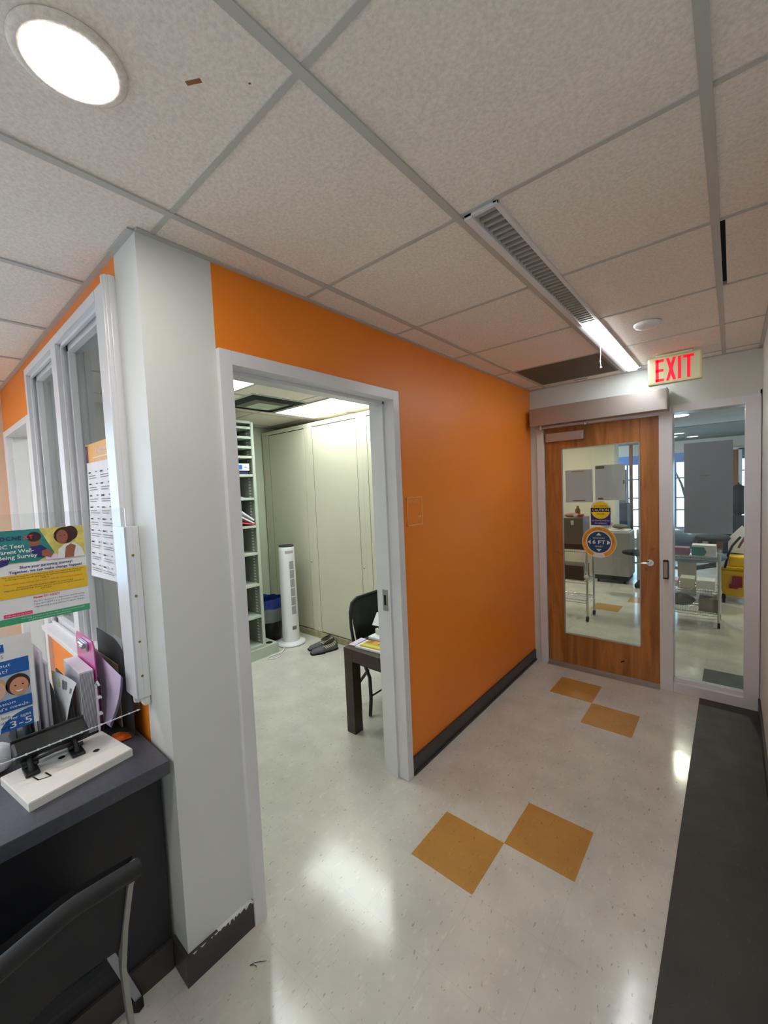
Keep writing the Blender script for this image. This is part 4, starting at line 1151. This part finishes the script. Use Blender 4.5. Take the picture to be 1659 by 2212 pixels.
    mg = MB().box(-.51, -.25, 1.505, 1.615, z + .0125, z + .018, rot=Matrix.Rotation(.1, 3, 'Z'), m=0)
    mg.plane((-.5, 1.50, z + .0182), (1, .1, 0), (-.1, 1, 0), (0, 0, 1)); mg.rect(0, .2, 0, .03, 1, 1); mg.rect(.0, .05, .05, .1, 1, 2); mg.rect(.1, .15, .05, .08, 1, 3)
    tag(mg.build('magazine', ['ring', 'lime', 'tan', 'teal']), 'open colourful lime and orange magazine on the white pad', 'magazine')
    kb = MB().box(-.55, -.26, 1.69, 1.81, z + .02, z + .06, bev=.006, rot=Matrix.Rotation(-.12, 3, 'Z'))
    for i in range(7):
        for j in range(3): kb.box(-.53 + i * .036, -.506 + i * .036, 1.70 + j * .03, 1.722 + j * .03, z + .06, z + .068, m=1, bev=.002, rot=Matrix.Rotation(-.12, 3, 'Z'), pivot=(-.405, 1.74, z))
    tag(kb.build('desk_organizer', ['shelf', 'casegrey']), 'grey green keypad device on the low table', 'device')
    flat('paper_stack', 'stack of papers under the grey keypad device', 'paper', 'whitepaper', -.40, 1.83, .34, .36, .0185, .0)
    pp = MB().grid(lambda u, v: (-.70 + u * .42, 1.835 + .06 * v + .02 * u, z + .022 + v * .085), 6, 6)
    tag(pp.build('leaning_paper', 'whitepaper'), 'white sheets leaning up against the chair back', 'paper')
    # chair
    c = thing('folding_chair', 'black padded folding chair beside the low brown table', 'chair', (-.78, 1.92, 0))
    xb_, y0c, y1c = -.80, 1.735, 2.17
    def back(side):
        def fn(u, v):
            y = y0c + (y1c - y0c) * u; zz = .50 + v * .3
            # rounded upper corners
            e = min(u, 1 - u) * (y1c - y0c); rc = .07
            if e < rc:
                lim = .80 - (rc - math.sqrt(max(0, rc * rc - (rc - e) ** 2))); zz = min(zz, .50 + v * (lim - .50))
            k = (math.sin(PI * u) ** .3) * (math.sin(PI * v) ** .3) if 0 < u < 1 and 0 < v < 1 else 0
            return (xb_ - (v - .5) * .05 + side * .018 * k, y, zz)
        return fn
    MB().grid(back(1), 28, 16).grid(back(-1), 28, 16).build('backrest', 'vinyl', c)
    pts_ = [(xb_ + .01, y0c - .008, .44), (xb_ - .015, y0c - .012, .6), (xb_ - .022, y0c - .008, .72), (xb_ - .024, y0c + .015, .785), (xb_ - .026, y0c + .07, .812), (xb_ - .026, y1c - .07, .812), (xb_ - .024, y1c - .015, .785), (xb_ - .02, y1c + .01, .7), (xb_ + .01, y1c + .01, .44)]
    MB().tube(pts_, .012).build('back_frame', 'vinyl', c)
    MB().box(-.79, -.40, y0c + .02, y1c - .02, .30, .345, bev=.015).build('seat', 'vinyl', c)
    for (y, dy) in ((y0c - .01, -.045), (y1c + .01, .02)):
        MB().tube([(xb_ + .01, y, .45), (-.70, y, .36), (-.625, y + dy * .5, .27), (-.60, y + dy, .13), (-.602, y + dy * 1.3, .008)], .0135).build('leg', 'greydark', c)
        MB().tube([(-.66, y, .31), (-.78, y, .16), (-.86, y, .008)], .012).build('leg', 'greydark', c)
    MB().cyl((-.598, y0c - .05, .148), (-.598, y1c + .03, .148), .006).build('stretcher', 'greydark', c)
    # wall plate on the records far wall
    tag(MB().box(-3.0801, -3.06, .24, .33, 1.84, 1.95, bev=.002).build('thermostat', 'casegrey'), 'dark grey wall plate seen through the far left doorway', 'thermostat')

M['bluelabel'] = mat('blue_label', (30, 110, 200), .6)
M['display'] = mat('pale_display', (186, 170, 176), .3)
M['creamrib'] = mat('cream_camouflage_rubber', (200, 192, 150), .7, var=.3, scale=30)
M['greydark'] = mat('charcoal_tube', (52, 54, 54), .4, metal=.3)
records()

# ================================================================== CLINIC BEYOND THE DOOR
def clinic():
    yf = 11.4
    # ceiling, walls
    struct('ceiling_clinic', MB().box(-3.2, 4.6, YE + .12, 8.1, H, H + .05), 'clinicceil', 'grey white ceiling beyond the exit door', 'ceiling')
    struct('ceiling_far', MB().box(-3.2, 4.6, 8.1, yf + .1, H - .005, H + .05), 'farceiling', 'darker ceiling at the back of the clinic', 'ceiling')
    struct('wall_clinic_left', MB().box(-3.2, -.12, 7.4, 7.52, 0, H), 'beige_wall', 'beige clinic wall behind the steel cabinet', 'wall')
    struct('wall_clinic_return', MB().box(-.22, -.12, 7.52, 7.75, 0, H), 'beige_wall', 'short return wall deeper in the clinic', 'wall')
    struct('wall_clinic_far_left', MB().box(-3.3, -3.2, YE, 7.5, 0, H), 'beige_wall', 'left side wall of the clinic', 'wall')
    struct('wall_clinic_right', MB().box(4.5, 4.62, YE, yf, 0, H), 'beige_wall', 'right side wall of the clinic', 'wall')
    struct('wall_clinic_front', MB().box(-3.3, -.14, YE, YE + .12, 0, H).box(W + .12, 4.6, YE, YE + .12, 0, H), 'beige_wall', 'clinic side of the partition wall', 'wall')
    wn = MB()
    holes = [(-.86, .62, .1, 2.19), (1.52, 3.2, .5, 2.19)]
    xs = -1.6
    for (a, b, c, d) in holes:
        wn.box(xs, a, yf, yf + .12, 0, H); wn.box(a, b, yf, yf + .12, d, H); wn.box(a, b, yf, yf + .12, 0, c); xs = b
    wn.box(xs, 4.6, yf, yf + .12, 0, H)
    struct('wall_clinic_far', wn, 'beige_wall', 'far clinic wall with bright windows', 'wall')
    for i, (a, b, c, d) in enumerate(holes):
        w = thing('window_%d' % (i + 2), ('tall bright window at the far end of the clinic', 'bright window at the far right of the clinic')[i], 'window', ((a + b) / 2, yf, c), kind='structure')
        F = MB(); n_ = 6 if i == 0 else 5
        for k in range(n_ + 1):
            x = a + (b - a) * k / n_; F.box(x - .018, x + .018, yf + .03, yf + .07, c, d)
        for z in (c + .02, c + (d - c) * .16, c + (d - c) * .36, c + (d - c) * .5, c + (d - c) * .72, d - .02):
            F.box(a, b, yf + .03, yf + .07, z - .014, z + .014)
        F.build('window_frame', 'winframe', w)
        MB().box(a, b, yf + .048, yf + .052, c, d).build('pane', 'glass', w)
        MB().box(a, b, yf + .015, yf + .025, d - .22, d).build('roller_blind', 'blind', w)
    # wooden door and white casing at far right
    struct('door_2', MB().box(.98, 1.5, yf - .05, yf - .01, 0, 2.17), 'farwood', 'brown wooden door at the far end of the clinic', 'door')
    struct('trim_2', MB().box(1.5, 1.56, yf - .06, yf, 0, 2.2).box(.92, 1.56, yf - .06, yf, 2.17, 2.22), 'frame', 'pale casing around the far wooden door', 'trim')
    struct('trim_3', MB().box(-.535, -.465, 11.2, 11.27, 0, H - .01), 'farwood', 'brown wooden post deep in the clinic', 'trim')
    # lights
    downlight(.82, 6.5, 'large warm recessed light just beyond the sidelight', r=.13, m='cliniclamp')
    downlight(-.9, 6.4, 'recessed light over the steel cabinet', r=.11, m='cliniclamp')
    downlight(-.9, 4.6, 'recessed light over the wire cart', r=.11, m='cliniclamp')
    downlight(2.4, 6.0, 'recessed light over the right of the clinic', r=.13, m='cliniclamp')
    downlight(.60, 9.3, 'nearer small downlight in the far clinic ceiling', r=.09, m='smalllamp', z=H - .005)
    downlight(.76, 10.4, 'farther small downlight in the far clinic ceiling', r=.09, m='smalllamp', z=H - .005)
    # wire cart, left
    def wire_cart(x0, x1, y0, y1, zs, top, lab, wire=True):
        c = thing('wire_cart', lab, 'cart', ((x0 + x1) / 2, (y0 + y1) / 2, 0))
        for (x, y) in ((x0, y0), (x1, y0), (x0, y1), (x1, y1)):
            q = MB().cyl((x, y, .06), (x, y, top), .0125).build('post', 'chrome', c)
            MB().cyl((x - .011, y, .03), (x + .011, y, .03), .03, seg=16).build('caster', 'rubber', q)
        for z in zs:
            g_ = MB()
            for (a, b) in (((x0, y0), (x1, y0)), ((x0, y1), (x1, y1)), ((x0, y0), (x0, y1)), ((x1, y0), (x1, y1))):
                g_.cyl((*a, z), (*b, z), .005, seg=6); g_.cyl((*a, z - .03), (*b, z - .03), .004, seg=6)
            n_ = int((x1 - x0) / .022)
            for k in range(1, n_):
                x = x0 + (x1 - x0) * k / n_; g_.cyl((x, y0, z), (x, y1, z), .0022, seg=4)
                g_.cyl((x, y0, z - .03), (x, y0, z), .0018, seg=4)
            g_.build('wire_shelf', 'chrome', c)
        return c
    wire_cart(-.46, .115, 4.66, 4.96, (.84, .47, .24), .9, 'chrome wire cart just behind the exit door glass')
    cs = thing('tool_case', 'olive grey latched case on top of the wire cart', 'case', (-.12, 4.78, .845))
    MB().box(-.42, .085, 4.64, 4.94, .845, 1.215, bev=.008).build('case_body', 'casegrey', cs)
    MB().box(-.424, .09, 4.636, 4.944, .845, .905, bev=.004).build('dark_base', 'shoesole', cs)
    MB().box(-.045, -.01, 4.628, 4.64, 1.13, 1.185, bev=.003).build('latch', 'chrome', cs)
    zt_ = 1.2165
    tag(MB().sphere((-.07, 4.77, zt_ + .02), .075, sx=1.1, sy=.8, sz=.36, fn=crum).build('cloth', 'skin_pinkcloth'), 'folded pink cloth on the olive grey case', 'cloth')
    tag(MB().box(.02, .07, 4.7, 4.76, zt_, zt_ + .035, bev=.003).build('small_box', 'redpaper'), 'small red box on the olive grey case', 'box')
    tag(MB().box(-.03, .01, 4.68, 4.72, zt_, zt_ + .03, bev=.003).build('small_box', 'white'), 'small white box beside the red one on the case', 'box')
    tag(MB().lathe([(0, 0), (.028, 0), (.03, .08), (.014, .1), (.014, .125), (0, .125)], (-.03, 4.87, zt_), seg=20).build('bottle', 'farwood'), 'small brown bottle at the back of the case', 'bottle')
    tag(MB().box(-.4, .078, 4.66, 4.92, .476, .645, bev=.004).build('black_bin', 'binblack'), 'black box on the middle shelf of the wire cart', 'box')
    tag(MB().tube([(.085, 4.62, .82), (.1, 4.6, .76), (.115, 4.598, .68), (.11, 4.6, .58), (.1, 4.6, .53), (.122, 4.6, .5), (.135, 4.6, .56), (.12, 4.6, .6)], .005, seg=6).sphere((.125, 4.6, .54), .022).build('plug_cord', 'white'), 'coiled white cord hanging from the wire cart', 'cord')
    # steel cabinet
    sc = thing('steel_cabinet', 'wide stainless steel cabinet on wheels behind the distancing sticker', 'cabinet', (-.05, 6.95, 0))
    MB().box(-.33, .2, 6.75, 7.2, .12, .82, bev=.02).build('body', 'steel', sc)
    MB().box(-.3, .17, 6.77, 7.18, .05, .12).build('base', 'shoesole', sc)
    for x in (-.25, .12): MB().cyl((x - .015, 6.82, .03), (x + .015, 6.82, .03), .03).build('caster', 'rubber', sc)
    tag(MB().box(-.3, .17, 6.8, 7.1, .8205, .84, bev=.006).build('white_tray', 'foam'), 'white tray on the stainless steel cabinet', 'tray')
    tag(MB().sphere((.05, 6.88, .895), .10, sx=1.1, sy=.7, sz=.4, fn=crum).build('grey_bag', 'casegrey'), 'crumpled dark grey bag on the white tray', 'bag')
    tag(MB().sphere((-.17, 7.0, .925), .10, sx=.95, sy=.8, sz=.7, fn=crum).build('plastic_bag', 'clearbag'), 'clear plastic bag beside the grey bag', 'bag')
    tag(MB().box(.23, .50, 7.15, 7.6, .0, .82, bev=.01).build('pale_cabinet', 'clinicgrey'), 'pale grey cabinet right of the stainless cabinet', 'cabinet')
    # dental chair
    dc = thing('dental_chair', 'slate blue reclining dental chair beyond the sidelight cart', 'dental chair', (.95, 6.1, 0))
    MB().sphere((1.0, 6.1, .62), .5, sx=.72, sy=.5, sz=.17).build('seat_cushion', 'dental', dc)
    MB().sphere((.78, 6.5, .78), .3, sx=.9, sy=.4, sz=.55).build('back_cushion', 'dental', dc)
    MB().sphere((.36, 6.2, .6), .17, sx=1, sy=.5, sz=.27).build('armrest', 'darkblue', dc)
    MB().cyl((.95, 6.15, .1), (.95, 6.15, .56), .1).box(.7, 1.2, 5.95, 6.5, 0, .1, bev=.03).tube([(.36, 6.2, .58), (.5, 6.2, .45), (.9, 6.2, .42)], .02).build('pedestal', 'clinicgrey', dc)
    MB().lathe([(0, 0), (.17, 0), (.19, .03), (.17, .065), (0, .07)], (1.2, 6.5, .78), seg=32).cyl((1.2, 6.5, .42), (1.2, 6.5, .78), .04).cyl((1.2, 6.5, .44), (.95, 6.2, .42), .03).build('side_table', 'darkblue', dc)
    # equipment at floor level
    tag(MB().box(.28, .55, 6.6, 6.95, 0, .06, bev=.02).tube([(.3, 6.6, .05), (.42, 6.5, .08), (.5, 6.55, .04)], .012).build('foot_control', 'rubber'), 'black foot control on the floor near the dental chair', 'pedal')
    # right cart
    wire_cart(.62, 1.294, 5.14, 5.5, (.765, .39, .15), .8, 'chrome wire cart with boxes behind the sidelight')
    gb = MB().box(1.06, 1.27, 5.16, 5.32, .7705, .885, bev=.003); gb.plane((1.06, 5.1594, .7705), (1, 0, 0), (0, 0, 1), (0, -1, 0)); gb.poly([(.0, .002), (.11, .002), (.13, .045), (.11, .095), (.0, .095)], 1, 1)
    tag(gb.build('glove_box', ['whitepaper', 'teal']), 'white and teal glove box on top of the sidelight cart', 'box')
    tag(MB().box(.82, 1.04, 5.16, 5.3, .7705, .85, bev=.003).build('glove_box', 'pinkbox'), 'mauve pink box on top of the sidelight cart', 'box')
    tag(MB().box(1.1, 1.26, 5.2, 5.4, .3955, .49, bev=.004).build('carton', 'whitepaper'), 'white carton on the middle shelf of the sidelight cart', 'carton')
    tag(MB().box(.95, 1.08, 5.2, 5.4, .3955, .5, bev=.004).build('carton', 'cream'), 'cream carton beside the white one on the middle shelf', 'carton')
    tag(MB().box(.76, .93, 5.2, 5.4, .3955, .47, bev=.004).build('carton', 'lilac'), 'lilac carton at the left of the middle shelf', 'carton')
    tb = MB().box(1.12, 1.285, 5.16, 5.4, .1555, .30, bev=.004); tb.plane((1.12, 5.16, .3006), (1, 0, 0), (0, 1, 0), (0, 0, 1)); tb.disc(.08, .1, .04, .05, 1, 1)
    tag(tb.build('tissue_box', ['card', 'blackprint']), 'brown grey carton with a dark opening on the bottom shelf', 'carton')
    tag(MB().sphere((.93, 5.31, .235), .16, sx=.95, sy=.7, sz=.42, fn=crum).build('grey_sack', 'casegrey'), 'shiny dark grey sack on the bottom shelf', 'bag')
    # mop bucket
    mb_ = thing('mop_bucket', 'yellow wheeled mop bucket with wringer beyond the cart', 'mop bucket', (1.46, 6.45, 0))
    def bucket(u, v):
        t = 2 * PI * u; k = .8 + .2 * v
        cx_, cy_ = 1.46, 6.45; a = .2 * k; b2 = .16 * k
        ct_, st_ = math.cos(t), math.sin(t); e = .45
        return (cx_ + a * math.copysign(abs(ct_) ** e, ct_), cy_ + b2 * math.copysign(abs(st_) ** e, st_), .09 + .33 * v)
    MB().grid(bucket, 36, 6).build('bucket', 'yellow', mb_)
    MB().box(1.3, 1.62, 6.32, 6.56, .42, .47, bev=.01).box(1.36, 1.6, 6.34, 6.54, .47, .6, bev=.02).build('wringer', 'yellow', mb_)
    MB().box(1.4, 1.5, 6.27, 6.3, .22, .36, bev=.01).box(1.37, 1.46, 6.268, 6.3, .2, .26, bev=.01).build('warning_mark', 'maroon', mb_)
    for x in (1.32, 1.6): MB().cyl((x - .015, 6.36, .04), (x + .015, 6.36, .04), .04).box(x - .02, x + .02, 6.33, 6.39, .05, .11, bev=.004).build('caster', 'rubber', mb_)
    MB().tube([(1.33, 6.33, .45), (1.36, 6.3, .62), (1.40, 6.3, .74), (1.48, 6.3, .86)], .014).build('wringer_handle', 'shoesole', mb_)
    # white folded sheet / board leaning
    tag(MB().prism([(1.36, .61), (1.54, .60), (1.6, .82), (1.5, .97), (1.36, .8)], 'y', 6.62, 6.64).build('white_board', 'whitepaper'), 'white folded board standing behind the mop bucket', 'board')
    tag(MB().tube([(1.46, 6.3, .72), (1.53, 6.3, .88)], .013).build('mop', 'maroon'), 'short dark red mop above the yellow bucket', 'mop')
    # far dark coat stand and cabinets
    ck = thing('coat', 'black coat hanging near the far window', 'coat', (1.5, 10.9, .8))
    MB().sphere((1.5, 10.95, 1.1), .3, sx=.55, sy=.35, sz=1.1, fn=crum).build('coat_body', 'fabric', ck)
    MB().cyl((1.5, 10.95, 1.4), (1.5, 10.95, 1.46), .015).build('hook', 'rubber', ck)
    tag(MB().box(1.25, 1.75, 10.6, 10.85, 0, .78, bev=.01).build('dark_cabinet', 'darkblue'), 'dark low cabinet under the hanging coat', 'cabinet')
    gs = MB().box(-.82, -.54, 10.8, 11.1, 1.051, 1.86, bev=.01, m=0)
    for z in (1.3, 1.55): gs.box(-.81, -.55, 10.796, 10.8, z, z + .015, m=1)
    tag(gs.build('file_cabinet', ['casegrey', 'shoesole']), 'grey file drawers standing on the dark navy cabinet', 'cabinet')
    tag(MB().box(-.9, -.5, 10.7, 11.1, 0, 1.05, bev=.01).build('dark_monitor_cart', 'darkblue'), 'dark navy cabinet near the far left window', 'cabinet')
    tag(MB().box(-.15, .9, 10.5, 11.0, .0, .3, bev=.01).build('window_bench', 'darkblue'), 'low dark bench under the far window', 'bench')
    # outdoor bits seen through windows
    tr_ = MB().tube([(.4, 14, -.5), (.42, 14, .9), (.3, 14, 1.4), (.1, 14.1, 1.9)], [.05, .04, .03, .015]).tube([(.42, 14, .9), (.6, 14, 1.5), (.75, 14, 2.0)], [.035, .025, .012])
    tag(tr_.build('bare_tree', 'shoesole'), 'bare tree trunk outside the far clinic window', 'tree')

M['winframe'] = mat('blue_grey_window_frame', (110, 130, 170), .5)
M['blind'] = mat('pale_blue_blind', (120, 150, 210), .7)
M['pinkbox'] = mat('mauve_box', (150, 90, 130), .6)
clinic()

# ================================================================== WORLD, CAMERA, RENDER LOOK
w = bpy.data.worlds.new('World'); SC.world = w; w.use_nodes = True
nt = w.node_tree; bg = nt.nodes['Background']
sky = nt.nodes.new('ShaderNodeTexSky'); sky.sky_type = 'PREETHAM'; sky.turbidity = 3
mix = nt.nodes.new('ShaderNodeMix'); mix.data_type = 'RGBA'; mix.inputs['Factor'].default_value = .75
nt.links.new(sky.outputs[0], mix.inputs['A']); mix.inputs['B'].default_value = (.58, .82, 1.15, 1)
nt.links.new(mix.outputs['Result'], bg.inputs['Color']); bg.inputs['Strength'].default_value = 4.0

def portal(x0, x1, y, z0, z1, sgn):
    l = bpy.data.lights.new('window_portal', 'AREA'); l.shape = 'RECTANGLE'; l.size = x1 - x0; l.size_y = z1 - z0; l.cycles.is_portal = True
    o = bpy.data.objects.new('window_portal', l); COL.objects.link(o); o.location = ((x0 + x1) / 2, y, (z0 + z1) / 2); o.rotation_euler = (sgn * PI / 2, 0, 0)
lp = bpy.data.lights.new('window_portal', 'AREA'); lp.shape = 'RECTANGLE'; lp.size = 1.39; lp.size_y = 3.02; lp.cycles.is_portal = True
op_ = bpy.data.objects.new('window_portal', lp); COL.objects.link(op_); op_.location = (-2.76, -2.05, 1.585); op_.rotation_euler = (0, -PI / 2, 0)
portal(-.86, .62, 11.53, .1, 2.19, -1)
portal(1.52, 3.2, 11.53, .5, 2.19, -1)

cam = bpy.data.cameras.new('Camera'); co = bpy.data.objects.new('Camera', cam); COL.objects.link(co)
cam.sensor_fit = 'HORIZONTAL'; cam.sensor_width = 36; cam.lens = 885.4637 * 36 / 1659; cam.clip_start = .02
rx, ry, rz = -0.0561, 0.0435, 0.7055
Rm = Matrix(((0.76217179, -0.64736712, -0.00315661), (0.64591496, 0.76011675, 0.07082647), (-0.04345134, -0.05602084, 0.99748366)))
r_, f_, u_ = Rm.col[0], Rm.col[1], Rm.col[2]
mw = Matrix.Identity(4)
for i in range(3):
    mw[i][0] = r_[i]; mw[i][1] = u_[i]; mw[i][2] = -f_[i]
mw[0][3], mw[1][3], mw[2][3] = 1.3987, -.431, 1.6473
co.matrix_world = mw
SC.camera = co
SC.view_settings.view_transform = 'Standard'
SC.view_settings.look = 'None'
SC.view_settings.exposure = 0.8
SC.cycles.max_bounces = 10; SC.cycles.diffuse_bounces = 5; SC.cycles.transparent_max_bounces = 16
SC.cycles.sample_clamp_indirect = 6; SC.cycles.use_denoising = True
